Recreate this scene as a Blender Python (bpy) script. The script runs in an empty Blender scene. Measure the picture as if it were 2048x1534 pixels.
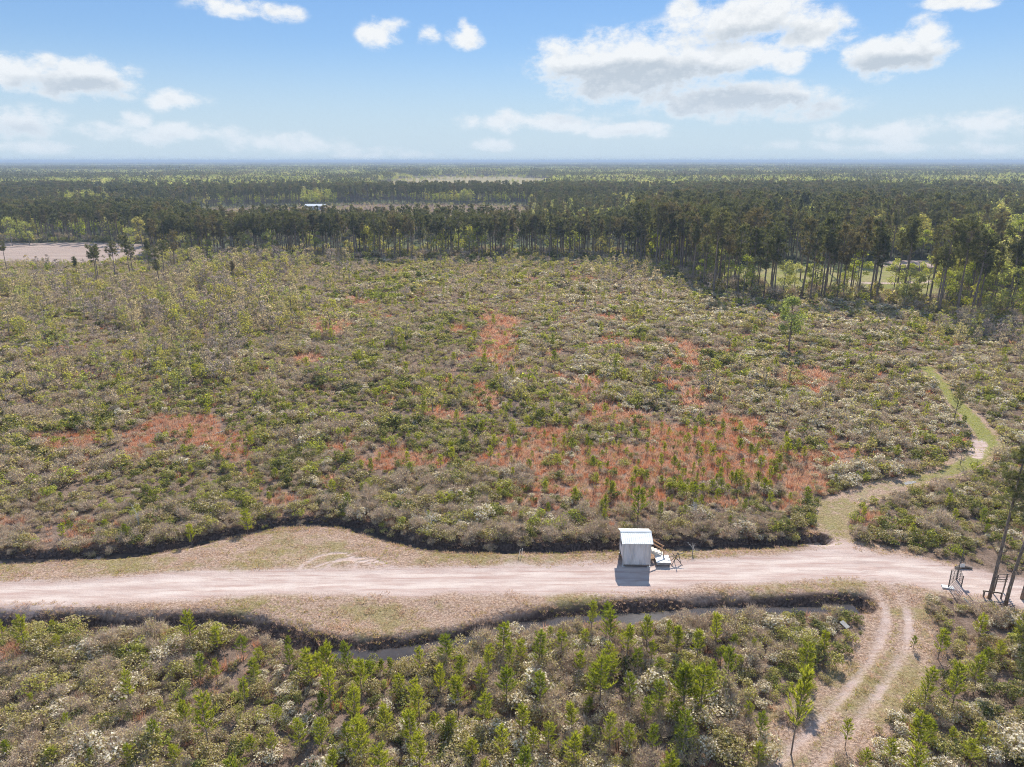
import bpy, math
import numpy as np
from math import radians, sin, cos, pi

# ------------------------------------------------------------------ scene, camera, sky, sun
scene = bpy.context.scene
COL = scene.collection
RNG = np.random.default_rng(7)

CAM_H = 36.0
FPX = 1430.0                      # focal length in pixels of a 2048 px wide frame
PITCH = math.atan((767 - 321) / FPX)
SUN_EL, SUN_AZ = radians(40.0), radians(12.9)

cam_d = bpy.data.cameras.new('camera')
cam_d.sensor_width = 36.0
cam_d.lens = FPX / 2048 * 36.0
cam_d.clip_start = 0.5
cam_d.clip_end = 200000
cam = bpy.data.objects.new('camera', cam_d)
COL.objects.link(cam)
cam.location = (0, 0, CAM_H)
cam.rotation_euler = (pi / 2 - PITCH, 0, 0)
scene.camera = cam

scene.view_settings.view_transform = 'Standard'
scene.view_settings.look = 'None'
scene.view_settings.exposure = 0.6
scene.view_settings.gamma = 1.0
scene.view_settings.use_curve_mapping = False
cy = scene.cycles
cy.max_bounces = 4
cy.diffuse_bounces = 2
cy.glossy_bounces = 2
cy.transmission_bounces = 2
cy.adaptive_threshold = 0.03
cy.use_light_tree = False
cy.transparent_max_bounces = 4
cy.volume_bounces = 0
cy.caustics_reflective = False
cy.caustics_refractive = False
cy.use_denoising = True
cy.denoising_input_passes = 'RGB_ALBEDO_NORMAL'
cy.denoising_prefilter = 'NONE'
cy.pixel_filter_type = 'BLACKMAN_HARRIS'
cy.filter_width = 1.0
cy.sample_clamp_indirect = 3.0
try:
    cy.denoiser = 'OPENIMAGEDENOISE'
except Exception:
    pass

sun_d = bpy.data.lights.new('sun', 'SUN')
sun_d.energy = 4.9
sun_d.angle = radians(0.55)
sun_d.color = (1.0, 0.925, 0.81)
sun = bpy.data.objects.new('sun', sun_d)
COL.objects.link(sun)
sun.rotation_euler = (pi / 2 - SUN_EL, 0, pi - SUN_AZ)
sun.location = (0, 0, 120)


def pix_dir(u, v):
    """world direction of a pixel of the 2048 px frame"""
    a = (u - 1024.0) / FPX
    b = -(v - 767.0) / FPX
    return np.array([a, cos(PITCH) + b * sin(PITCH), -sin(PITCH) + b * cos(PITCH)])


def G(u, v, z=0.0):
    """the place on level ground (height z) that is seen at pixel u, v"""
    d = pix_dir(u, v)
    t = (z - CAM_H) / d[2]
    return np.array([d[0] * t, d[1] * t])


def GP(pts, z=0.0):
    return np.array([G(u, v, z) for u, v in pts])


def project(P):
    """world points (N,3) -> u, v, depth"""
    x, y, z = P[:, 0], P[:, 1], P[:, 2] - CAM_H
    f = y * cos(PITCH) - z * sin(PITCH)
    up = y * sin(PITCH) + z * cos(PITCH)
    f = np.maximum(f, 1e-3)
    return 1024 + FPX * x / f, 767 - FPX * up / f, f


# ---- node helpers
class NT:
    def __init__(self, tree):
        self.t = tree
        self.n = tree.nodes
        self.l = tree.links

    def new(self, typ, **kw):
        nd = self.n.new(typ)
        for k, v in kw.items():
            setattr(nd, k, v)
        return nd

    def put(self, sock, val):
        if val is None:
            return
        if hasattr(val, 'is_linked') or hasattr(val, 'links'):
            self.l.new(val, sock)
        else:
            if hasattr(sock.default_value, '__len__'):
                if not hasattr(val, '__len__'):
                    val = (val,) * len(sock.default_value)
                if len(sock.default_value) == 4 and len(val) == 3:
                    val = (*val, 1.0)
            sock.default_value = val

    def m(self, op, a, b=None, c=None, clamp=False):
        nd = self.new('ShaderNodeMath', operation=op)
        nd.use_clamp = clamp
        for i, x in enumerate((a, b, c)):
            if x is not None:
                self.put(nd.inputs[i], x)
        return nd.outputs[0]

    def mix(self, f, a, b):
        nd = self.new('ShaderNodeMix', data_type='RGBA')
        self.put(nd.inputs[0], f)
        self.put(nd.inputs[6], a)
        self.put(nd.inputs[7], b)
        return nd.outputs[2]

    def ss(self, x, a, b):
        nd = self.new('ShaderNodeMapRange', interpolation_type='SMOOTHSTEP')
        self.put(nd.inputs[0], x)
        self.put(nd.inputs[1], a)
        self.put(nd.inputs[2], b)
        nd.inputs[3].default_value = 0.0
        nd.inputs[4].default_value = 1.0
        return nd.outputs[0]

    def noise(self, vec, scale, detail=4, rough=0.55, dist=0.0, color=False, dim='3D'):
        nd = self.new('ShaderNodeTexNoise', noise_dimensions=dim)
        if vec is not None:
            self.l.new(vec, nd.inputs['Vector'])
        nd.inputs['Scale'].default_value = scale
        nd.inputs['Detail'].default_value = detail
        nd.inputs['Roughness'].default_value = rough
        nd.inputs['Distortion'].default_value = dist
        return nd.outputs[1] if color else nd.outputs[0]

    def mapping(self, vec, scale=(1, 1, 1), loc=(0, 0, 0), rot=(0, 0, 0)):
        nd = self.new('ShaderNodeMapping')
        self.l.new(vec, nd.inputs[0])
        nd.inputs['Scale'].default_value = scale
        nd.inputs['Location'].default_value = loc
        nd.inputs['Rotation'].default_value = rot
        return nd.outputs[0]

    def xyz(self, vec):
        nd = self.new('ShaderNodeSeparateXYZ')
        self.l.new(vec, nd.inputs[0])
        return nd.outputs

    def comb(self, x, y, z):
        nd = self.new('ShaderNodeCombineXYZ')
        for i, q in enumerate((x, y, z)):
            self.put(nd.inputs[i], q)
        return nd.outputs[0]


# ---- world: Nishita sky with fair-weather cumulus at infinity
# each cloud lobe: where it stands in the sky (centre, half width, half height in frame pixels) and how thick it is
CLOUDS = [
    (1290, 140, 235, 80, 1.0), (1130, 126, 82, 46, 1.0), (1450, 116, 120, 48, 1.0), (1588, 122, 44, 26, .8),
    (1480, 205, 215, 40, 1.0), (1490, 42, 160, 44, .95), (1625, 64, 88, 42, .85), (1370, 22, 44, 28, .8),
    (1800, 108, 105, 42, 1.0), (1855, 70, 55, 40, .85), (1930, 2, 90, 14, .8),
    (470, 14, 90, 22, .68), (565, 26, 46, 20, .75), (755, 62, 54, 30, .8), (928, 74, 46, 22, .8), (935, 58, 26, 24, .85), (850, 70, 26, 18, .42),
    (35, 138, 75, 42, 1.0), (155, 158, 110, 42, 1.0), (360, 200, 66, 24, .75), (270, 236, 38, 20, .8),
    (50, 245, 100, 34, .8), (330, 266, 180, 24, .62), (540, 290, 170, 26, .6), (760, 305, 140, 16, .5), (90, 295, 130, 18, .5),
    (1075, 244, 165, 24, .8), (1255, 262, 100, 18, .7), (1000, 290, 60, 18, .6),
    (1740, 262, 130, 26, .7), (1970, 245, 130, 30, .62), (1800, 292, 330, 16, .5),
]
CLOUD_BASES = [(1270, 180, 230, 48, 1.0), (1490, 224, 220, 26, 1.0), (1790, 132, 100, 26, .7), (130, 182, 120, 28, .8), (1500, 68, 130, 22, .5), (50, 265, 90, 20, .6)]


def make_world():
    w = bpy.data.worlds.new('World')
    scene.world = w
    w.use_nodes = True
    N = NT(w.node_tree)
    w.node_tree.nodes.clear()
    out = N.new('ShaderNodeOutputWorld')
    sky = N.new('ShaderNodeTexSky', sky_type='NISHITA')
    sky.sun_disc = False
    sky.sun_elevation = SUN_EL
    sky.sun_rotation = SUN_AZ
    sky.altitude = 0
    sky.air_density = 1.0
    sky.dust_density = 0.0
    sky.ozone_density = 4.0
    tc = N.new('ShaderNodeTexCoord')
    d = tc.outputs['Generated']
    x, y, z = N.xyz(d)
    az = N.m('ARCTAN2', x, y)
    el = N.m('ARCSINE', z)
    # wobble the outline
    q = N.comb(az, N.m('MULTIPLY', el, 1.7), 0.0)
    big = N.noise(q, 22.0, 6, 0.64, dim='2D')
    wob = N.noise(q, 9.0, 3, 0.55, color=True, dim='2D')
    wx, wy, wz = N.xyz(wob)
    az2 = N.m('ADD', az, N.m('MULTIPLY', N.m('SUBTRACT', wx, 0.5), 0.045))
    el2 = N.m('ADD', el, N.m('MULTIPLY', N.m('SUBTRACT', wy, 0.5), 0.022))
    pvec = N.comb(az2, el2, 0.0)

    def vm(op, *ins):
        nd = N.new('ShaderNodeVectorMath', operation=op)
        for i, q_ in enumerate(ins):
            N.put(nd.inputs[i], q_)
        return nd.outputs['Value'] if op in ('LENGTH', 'DOT_PRODUCT') else nd.outputs[0]

    def blobs(lst, grow):
        tot = None
        for (u, v, ru, rv, op) in lst:
            dd = pix_dir(u, v)
            a0 = math.atan2(dd[0], dd[1])
            e0 = math.asin(dd[2] / np.linalg.norm(dd))
            ra = ru * grow / FPX * cos(a0)
            re = rv * grow / FPX * cos(a0)
            ln = vm('LENGTH', vm('MULTIPLY_ADD', pvec, (1 / ra, 1 / re, 0), (-a0 / ra, -e0 / re, 0)))
            b_ = N.m('MULTIPLY_ADD', ln, -op, op, clamp=True)
            tot = b_ if tot is None else N.m('MAXIMUM', tot, b_)
        return tot
    dens = blobs(CLOUDS, 1.16)
    under = blobs(CLOUD_BASES, 1.35)
    # the rest of the sky carries the same broken cumulus
    gen = N.noise(q, 3.6, 3, 0.55, dim='2D')
    off = N.m('MAXIMUM', N.ss(N.m('ABSOLUTE', az), 0.62, 0.80), N.ss(el, 0.24, 0.36))
    gden = N.m('MULTIPLY', N.m('MAXIMUM', N.m('MULTIPLY', N.m('SUBTRACT', gen, 0.53), 5.0), 0.0), off)
    dens = N.m('MAXIMUM', dens, gden)
    e = N.m('ADD', dens, N.m('MULTIPLY', N.m('SUBTRACT', big, 0.5), 1.45))
    mask = N.m('MULTIPLY', N.ss(e, 0.03, 0.60), N.ss(dens, 0.0, 0.26))
    mask = N.m('MULTIPLY', mask, N.m('MULTIPLY', N.ss(z, -0.002, 0.006), N.ss(z, -0.10, 0.07)))
    above = N.noise(N.comb(az, N.m('MULTIPLY_ADD', el, 1.7, 0.014), 0.0), 22.0, 4, 0.62, dim='2D')
    relief = N.m('MULTIPLY', N.m('SUBTRACT', above, big), 1.5)
    shade = N.m('ADD', N.m('MULTIPLY', N.ss(under, 0.0, 0.42), 0.95), relief, clamp=True)
    shade = N.m('MULTIPLY', shade, N.ss(e, 0.25, 0.7))
    cc = N.mix(shade, (0.79, 0.815, 0.84), (0.46, 0.525, 0.60))
    horizon = N.ss(z, 0.16, 0.0)
    cc = N.mix(N.m('MULTIPLY', horizon, 0.45), cc, (0.60, 0.70, 0.82))
    bg1 = N.new('ShaderNodeBackground')
    blue = vm('MULTIPLY', sky.outputs[0], (0.77, 0.92, 1.12))
    even = N.mix(N.ss(z, 0.02, 0.26), tuple(q_ / SKY_STRENGTH for q_ in (0.33, 0.475, 0.62)), tuple(q_ / SKY_STRENGTH for q_ in (0.165, 0.325, 0.60)))
    blue = N.mix(0.55, blue, even)
    # pale marine haze low in the sky, all round
    blue = N.mix(N.m('MULTIPLY', N.ss(z, 0.15, 0.0), 0.92), blue, tuple(q_ / SKY_STRENGTH for q_ in (0.40, 0.488, 0.56)))
    N.l.new(blue, bg1.inputs[0])
    bg1.inputs[1].default_value = SKY_STRENGTH
    bg2 = N.new('ShaderNodeBackground')
    N.l.new(cc, bg2.inputs[0])
    bg2.inputs[1].default_value = CLOUD_STRENGTH
    mx = N.new('ShaderNodeMixShader')
    N.l.new(mask, mx.inputs[0])
    N.l.new(bg1.outputs[0], mx.inputs[1])
    N.l.new(bg2.outputs[0], mx.inputs[2])
    N.l.new(mx.outputs[0], out.inputs[0])
    w.cycles.sampling_method = 'MANUAL'
    w.cycles.sample_map_resolution = 512


SKY_STRENGTH = 0.057
CLOUD_STRENGTH = 0.76
make_world()

# ------------------------------------------------------------------ helpers: noise, polylines


def _hash(ix, iy, seed):
    h = (ix.astype(np.int64) * 374761393 + iy.astype(np.int64) * 668265263 + seed * 982451653) & 0xFFFFFFFF
    h = ((h ^ (h >> 13)) * 1274126177) & 0xFFFFFFFF
    h = h ^ (h >> 16)
    return (h & 0xFFFFFF) / float(0xFFFFFF)


def vnoise(x, y, size, seed=0):
    x = np.asarray(x, float) / size
    y = np.asarray(y, float) / size
    ix, iy = np.floor(x), np.floor(y)
    fx, fy = x - ix, y - iy
    fx = fx * fx * (3 - 2 * fx)
    fy = fy * fy * (3 - 2 * fy)
    a = _hash(ix, iy, seed)
    b = _hash(ix + 1, iy, seed)
    c = _hash(ix, iy + 1, seed)
    d = _hash(ix + 1, iy + 1, seed)
    return (a * (1 - fx) + b * fx) * (1 - fy) + (c * (1 - fx) + d * fx) * fy


def fbm(x, y, size, seed=0, octv=4):
    s, a, t = 0.0, 1.0, 0.0
    for i in range(octv):
        s = s + a * vnoise(x, y, size / 2 ** i, seed + 17 * i)
        t += a
        a *= 0.55
    return s / t


def sstep(x, a, b):
    t = np.clip((np.asarray(x, float) - a) / (b - a), 0, 1)
    return t * t * (3 - 2 * t)


def smooth_line(P, n=6):
    """Catmull-Rom through P"""
    P = np.asarray(P, float)
    Q = np.vstack([2 * P[0] - P[1], P, 2 * P[-1] - P[-2]])
    out = []
    for i in range(1, len(Q) - 2):
        for k in range(n):
            t = k / n
            a, b, c, d = Q[i - 1], Q[i], Q[i + 1], Q[i + 2]
            out.append(0.5 * ((2 * b) + (-a + c) * t + (2 * a - 5 * b + 4 * c - d) * t * t + (-a + 3 * b - 3 * c + d) * t ** 3))
    out.append(P[-1])
    return np.array(out)


def dist_line(x, y, L):
    """distance to a polyline and signed side (left of travel > 0)"""
    best = np.full(np.shape(x), 1e9)
    side = np.zeros(np.shape(x))
    lo = L.min(0) - 30
    hi = L.max(0) + 30
    m = (x > lo[0]) & (x < hi[0]) & (y > lo[1]) & (y < hi[1])
    xm, ym = x[m], y[m]
    bm = np.full(xm.shape, 1e9)
    sm = np.zeros(xm.shape)
    for i in range(len(L) - 1):
        a, b = L[i], L[i + 1]
        d = b - a
        t = np.clip(((xm - a[0]) * d[0] + (ym - a[1]) * d[1]) / max(d @ d, 1e-9), 0, 1)
        ex, ey = xm - a[0] - t * d[0], ym - a[1] - t * d[1]
        r = np.hypot(ex, ey)
        k = r < bm
        bm[k] = r[k]
        sm[k] = (d[0] * ey - d[1] * ex)[k]
    best[m] = bm
    side[m] = np.sign(sm)
    return best, side


def in_poly(x, y, P):
    r = np.zeros(np.shape(x), bool)
    n = len(P)
    j = n - 1
    for i in range(n):
        xi, yi = P[i]
        xj, yj = P[j]
        c = ((yi > y) != (yj > y)) & (x < (xj - xi) * (y - yi) / ((yj - yi) if yj != yi else 1e-9) + xi)
        r ^= c
        j = i
    return r


# ------------------------------------------------------------------ layout of the land
ROAD = smooth_line(GP([(-420, 1222), (0, 1194), (300, 1178), (500, 1168), (700, 1163), (1000, 1162), (1200, 1157), (1400, 1147),
                       (1600, 1133), (1700, 1130), (1800, 1141), (1900, 1157), (2000, 1178), (2150, 1212), (2400, 1270)]))
DITCH_N = smooth_line(GP([(-300, 1130), (0, 1126), (100, 1123), (200, 1117), (300, 1110), (360, 1099), (430, 1084), (500, 1069), (560, 1057),
                          (625, 1053), (690, 1056), (740, 1070), (800, 1088), (860, 1101), (950, 1107), (1050, 1107), (1150, 1106),
                          (1230, 1104), (1400, 1100), (1500, 1098), (1600, 1093), (1640, 1088)], -0.6))
DITCH_S = smooth_line(GP([(-300, 1262), (0, 1260), (200, 1265), (330, 1266), (430, 1266), (520, 1278), (600, 1300), (680, 1316), (760, 1317),
                          (850, 1307), (930, 1291), (1010, 1269), (1090, 1254), (1170, 1245), (1270, 1239), (1400, 1232), (1500, 1229),
                          (1600, 1226), (1715, 1222)], -0.8))
TRACK_S = smooth_line(GP([(1735, 1140), (1770, 1180), (1793, 1225), (1790, 1275), (1763, 1330), (1712, 1400), (1652, 1470), (1592, 1534), (1500, 1640)]))
TRACK_N = smooth_line(GP([(1690, 1110), (1662, 1055), (1672, 1015), (1735, 985), (1820, 965), (1900, 943), (1958, 912), (1972, 880), (1950, 845),
                          (1922, 815), (1897, 788), (1878, 762), (1850, 735)]))
CORRIDOR = np.vstack([GP([(-420, 1130)]), DITCH_N, GP([(1700, 1080), (1770, 1092), (1830, 1112), (1900, 1126), (1960, 1146), (2048, 1172), (2250, 1215),
                      (2300, 1250), (2150, 1232), (2048, 1206), (1960, 1204), (1900, 1196), (1850, 1188), (1800, 1192), (1760, 1205)]),
                      DITCH_S[::-1], GP([(-420, 1262)])])
TURN_ARCS = [smooth_line(GP([(590, 1148), (615, 1125), (650, 1110), (685, 1107), (708, 1118), (712, 1140)])),
             smooth_line(GP([(640, 1148), (668, 1126), (700, 1118), (740, 1120), (775, 1132), (795, 1150)])),
             smooth_line(GP([(610, 1150), (645, 1130), (690, 1122), (735, 1126), (770, 1146)]))]
FIELD = GP([(-500, 480), (60, 486), (160, 484), (290, 488), (330, 500), (300, 514), (200, 530), (60, 528), (-500, 530)])
LAWN = GP([(1400, 545), (1480, 530), (1600, 528), (1800, 529), (1880, 532), (1905, 552), (1880, 585), (1760, 600), (1560, 592), (1430, 578)])
POND = GP([(1775, 536), (1800, 531), (1870, 532), (1892, 539), (1870, 546), (1800, 546)])
POND_BANK = GP([(1765, 533), (1780, 520), (1880, 521), (1910, 536), (1870, 534), (1800, 531)])
LAWN_PATH = smooth_line(GP([(1690, 560), (1740, 566), (1800, 566), (1860, 562), (1930, 556), (1990, 545)]))
PLANT = GP([(330, 458), (1040, 462), (1075, 436), (1050, 410), (760, 408), (380, 418)])
FAR_FIELDS = [GP([(740, 371), (870, 373), (1010, 372), (1110, 369), (1100, 358), (1010, 353), (900, 354), (800, 357)]),
              GP([(115, 392), (190, 390), (200, 380), (120, 379)]), GP([(1330, 362), (1440, 361), (1430, 356), (1350, 356)]),
              GP([(640, 358), (760, 358), (790, 353), (660, 354)]), GP([(60, 371), (110, 369), (100, 364), (60, 365)])]
HARD_ZONES = [GP([(1230, 408), (1480, 392), (1760, 388), (1740, 372), (1500, 366), (1280, 372)]),
              GP([(1830, 470), (2100, 470), (2100, 400), (1900, 398), (1780, 416)]),
              GP([(1240, 470), (1300, 420), (1420, 400), (1340, 388), (1240, 395)]),
              GP([(-80, 356), (640, 358), (680, 348), (-80, 346)]),
              GP([(190, 378), (320, 379), (640, 374), (640, 364), (250, 366)]),
              GP([(380, 346), (1240, 347), (1240, 340), (380, 338)]), GP([(1100, 356), (1350, 358), (1330, 345), (1100, 346)]),
              GP([(1950, 600), (2150, 640), (2150, 520), (1980, 520)])]
# the edge of the scrub: everything north of this is wood, field or lawn
EDGE = smooth_line(GP([(-500, 535), (-100, 530), (60, 527), (200, 530), (300, 517), (420, 519), (600, 519), (800, 520), (1000, 519), (1180, 520), (1270, 528),
                       (1340, 552), (1400, 580), (1470, 598), (1560, 604), (1650, 604), (1750, 610), (1860, 628), (1950, 648), (2048, 668),
                       (2250, 720)]))
EDGE_POLY = np.vstack([EDGE, [[EDGE[-1][0], -200], [EDGE[0][0], -200]]])
RUST = [(1090, 930, 400, 50), (1330, 925, 330, 70), (1240, 830, 90, 40), (1180, 780, 60, 30), (850, 930, 150, 32), (1200, 965, 230, 50), (1400, 880, 190, 52), (1500, 930, 190, 58), (1610, 965, 110, 40),
        (1000, 690, 38, 62), (1000, 640, 45, 24), (980, 800, 32, 34), (965, 772, 20, 18), (1240, 692, 46, 26), (1400, 705, 66, 42), (1610, 760, 70, 26),
        (385, 862, 60, 34), (285, 900, 46, 28), (130, 890, 70, 24), (330, 850, 46, 22), (15, 1045, 55, 20), (1375, 800, 46, 50),
        (650, 655, 45, 18), (720, 600, 28, 10), (620, 715, 32, 20), (870, 830, 60, 20), (1580, 1010, 40, 18), (1700, 995, 60, 22),
        (1290, 1000, 160, 24), (580, 1005, 70, 14), (1550, 640, 26, 14), (910, 660, 30, 18), (1160, 560, 40, 8), (1740, 1040, 30, 30),
        (30, 1310, 34, 16), (1480, 1300, 34, 12), (1565, 1490, 20, 34), (480, 910, 60, 20),
        (1230, 640, 50, 14), (1480, 1000, 90, 26), (700, 890, 60, 20), (1120, 870, 60, 24)]


def rust_amount(x, y):
    P = np.stack([x, y, np.zeros_like(x)], -1).reshape(-1, 3)
    u, v, f = project(P)
    best = np.zeros(len(P))
    for cu, cv, ru, rv in RUST:
        r = np.sqrt(((u - cu) / (ru * 1.25)) ** 2 + ((v - cv) / (rv * 1.25)) ** 2)
        best = np.maximum(best, 1 - r)
    best = best.reshape(np.shape(x))
    n = fbm(x, y, 6.5, 31, 4)
    return sstep(best * 1.1 + (n - 0.5) * 1.8 - 0.08 * (best <= 0), 0.10, 0.85)


def height(x, y):
    """terrain height and the cover amounts"""
    x = np.asarray(x, float)
    y = np.asarray(y, float)
    near = 1 - sstep(np.hypot(x, y), 250, 400)
    z = (fbm(x, y, 7.0, 3, 3) - 0.5) * 0.28 * near + (fbm(x, y, 1.2, 5, 2) - 0.5) * 0.08 * near
    dn, sn = dist_line(x, y, DITCH_N)
    ds, ss_ = dist_line(x, y, DITCH_S)
    dr, _ = dist_line(x, y, ROAD)
    t1, _ = dist_line(x, y, TRACK_S)
    t2, _ = dist_line(x, y, TRACK_N)
    cor = in_poly(x, y, CORRIDOR)
    flat = np.maximum(1 - sstep(dr, 2.2, 4.5), np.maximum(1 - sstep(t1, 1.4, 3), 1 - sstep(t2, 1.2, 2.6)))
    z = z * (1 - 0.75 * flat)
    z = z + 0.12 * (1 - sstep(dr, 1.5, 6))
    rut = np.exp(-((t1 - 0.85) / 0.28) ** 2) * 0.07
    z = z - rut
    w = (fbm(x, y, 2.4, 9, 4) - 0.5) * 1.1
    z = z - 0.85 * (1 - sstep(dn + w, 0.25, 1.25))
    z = z - 1.10 * (1 - sstep(ds + w, 0.35, np.where(ss_ > 0, 2.1, 1.5)))
    return z, dict(dn=dn, sn=sn, ds=ds, ss=ss_, dr=dr, t1=t1, t2=t2, cor=cor)


# ------------------------------------------------------------------ materials
MATS = {}


def new_mat(name):
    m = bpy.data.materials.new(name)
    m.use_nodes = True
    m.node_tree.nodes.clear()
    N = NT(m.node_tree)
    out = N.new('ShaderNodeOutputMaterial')
    MATS[name] = m
    return m, N, out


def leaf_mat(name, c1, c2, c3=None, trans=0.4, patch=14.0, gloss=0.0, tcol=(1.25, 1.3, 0.55)):
    """foliage: colour varies from plant to plant and in drifts over the land; light passes through the leaves"""
    m, N, out = new_mat(name)
    oi = N.new('ShaderNodeObjectInfo')
    geo = N.new('ShaderNodeNewGeometry')
    rnd = oi.outputs['Random']
    nz = N.noise(oi.outputs['Location'], 1.0 / patch, 1, 0.6, dim='2D')
    f = N.m('ADD', N.m('MULTIPLY', rnd, 0.55), N.m('MULTIPLY', N.m('SUBTRACT', nz, 0.28), 1.0))
    f = N.m('ADD', f, N.m('MULTIPLY', N.m('SUBTRACT', geo.outputs['Random Per Island'], 0.5), 0.8), clamp=True)
    c = N.mix(f, c1, c2)
    if c3 is not None:
        r2 = N.m('FRACT', N.m('MULTIPLY', rnd, 7.31))
        c = N.mix(N.ss(r2, 0.62, 0.85), c, c3)
    isl = geo.outputs['Random Per Island']
    hv = N.new('ShaderNodeHueSaturation')
    N.l.new(c, hv.inputs['Color'])
    N.l.new(N.m('ADD', N.m('MULTIPLY', isl, 0.7), 0.65), hv.inputs['Value'])
    c = hv.outputs[0]
    df = N.new('ShaderNodeBsdfDiffuse')
    N.l.new(c, df.inputs[0])
    tr = N.new('ShaderNodeBsdfTranslucent')
    mul = N.new('ShaderNodeMix', data_type='RGBA', blend_type='MULTIPLY')
    mul.inputs[0].default_value = 1.0
    N.l.new(c, mul.inputs[6])
    mul.inputs[7].default_value = (*tcol, 1)
    N.l.new(mul.outputs[2], tr.inputs[0])
    mx = N.new('ShaderNodeMixShader')
    mx.inputs[0].default_value = trans
    N.l.new(df.outputs[0], mx.inputs[1])
    N.l.new(tr.outputs[0], mx.inputs[2])
    res = mx.outputs[0]
    if gloss > 0:
        gl = N.new('ShaderNodeBsdfGlossy')
        gl.inputs['Roughness'].default_value = 0.42
        gl.inputs[0].default_value = (0.9, 0.9, 0.85, 1)
        mg = N.new('ShaderNodeMixShader')
        mg.inputs[0].default_value = gloss
        N.l.new(res, mg.inputs[1])
        N.l.new(gl.outputs[0], mg.inputs[2])
        res = mg.outputs[0]
    N.l.new(res, out.inputs[0])
    return m


def plain_mat(name, c1, c2, scale=3.0, rough=0.8, stretch=(1, 1, 1), bump=0.0, metal=0.0, detail=5, space='Object', spec=0.3):
    m, N, out = new_mat(name)
    tc = N.new('ShaderNodeTexCoord')
    v = N.mapping(tc.outputs[space], stretch)
    n = N.noise(v, scale, detail, 0.6)
    c = N.mix(N.ss(n, 0.3, 0.7), c1, c2)
    p = N.new('ShaderNodeBsdfPrincipled')
    N.l.new(c, p.inputs['Base Color'])
    p.inputs['Roughness'].default_value = rough
    p.inputs['Metallic'].default_value = metal
    p.inputs['Specular IOR Level'].default_value = spec
    if bump:
        b = N.new('ShaderNodeBump')
        b.inputs['Strength'].default_value = bump
        b.inputs['Distance'].default_value = 0.05
        N.l.new(n, b.inputs['Height'])
        N.l.new(b.outputs[0], p.inputs['Normal'])
    N.l.new(p.outputs[0], out.inputs[0])
    return m


M_EVER = leaf_mat('evergreen_leaf', (0.105, 0.125, 0.040), (0.30, 0.30, 0.085), (0.39, 0.385, 0.08), 0.50, 16, 0.015)
M_OLIVE = leaf_mat('olive_leaf', (0.36, 0.315, 0.13), (0.53, 0.455, 0.215), (0.47, 0.44, 0.13), 0.50, 18)
M_BUD = leaf_mat('spring_bud', (0.56, 0.455, 0.31), (0.66, 0.57, 0.38), (0.58, 0.53, 0.25), 0.52, 22, tcol=(1.1, 1.05, .85))
M_FLOWER = leaf_mat('cream_blossom', (0.76, 0.68, 0.50), (0.86, 0.82, 0.70), None, 0.50, 20, tcol=(1.06, 1, .86))
M_TWIG = leaf_mat('grey_twig', (0.49, 0.375, 0.295), (0.62, 0.50, 0.40), None, 0.15, 20, tcol=(1, 1, 1))
M_STEM = leaf_mat('brown_stem', (0.24, 0.185, 0.14), (0.34, 0.27, 0.215), None, 0.0, 20)
M_RUST = leaf_mat('rust_grass_blade', (0.53, 0.275, 0.18), (0.58, 0.40, 0.30), (0.55, 0.235, 0.125), 0.50, 7, tcol=(1.08, .98, .88))
M_DRY = leaf_mat('dry_grass_blade', (0.48, 0.335, 0.25), (0.65, 0.49, 0.375), (0.47, 0.39, 0.165), 0.48, 5, tcol=(1.1, 1, .88))
M_GREEN = leaf_mat('green_grass_blade', (0.31, 0.295, 0.095), (0.42, 0.385, 0.135), (0.47, 0.40, 0.24), 0.48, 4)
M_YPINE = leaf_mat('young_pine_needle', (0.29, 0.33, 0.055), (0.46, 0.475, 0.090), (0.24, 0.29, 0.055), 0.58, 30, 0.01, tcol=(1.25, 1.2, .5))
M_PINE = leaf_mat('pine_needle', (0.095, 0.105, 0.055), (0.210, 0.210, 0.105), (0.215, 0.180, 0.110), 0.45, 60, 0.0, tcol=(1.1, 1.08, .65))
M_HARD = leaf_mat('spring_leaf', (0.32, 0.335, 0.135), (0.46, 0.45, 0.205), (0.50, 0.445, 0.27), 0.52, 50)
M_LIME = leaf_mat('lime_leaf', (0.35, 0.375, 0.08), (0.46, 0.465, 0.12), None, 0.52, 50)
M_BARK = plain_mat('pine_bark', (0.16, 0.125, 0.10), (0.32, 0.25, 0.205), 2.5, 0.95, (3, 3, 1), 0.3)
M_BARKG = plain_mat('grey_bark', (0.16, 0.14, 0.125), (0.30, 0.27, 0.25), 2.5, 0.95, (3, 3, 1), 0.3)
M_SNAG = plain_mat('weathered_deadwood', (0.48, 0.45, 0.42), (0.66, 0.64, 0.61), 3.0, 0.9, (3, 3, 1))


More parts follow.
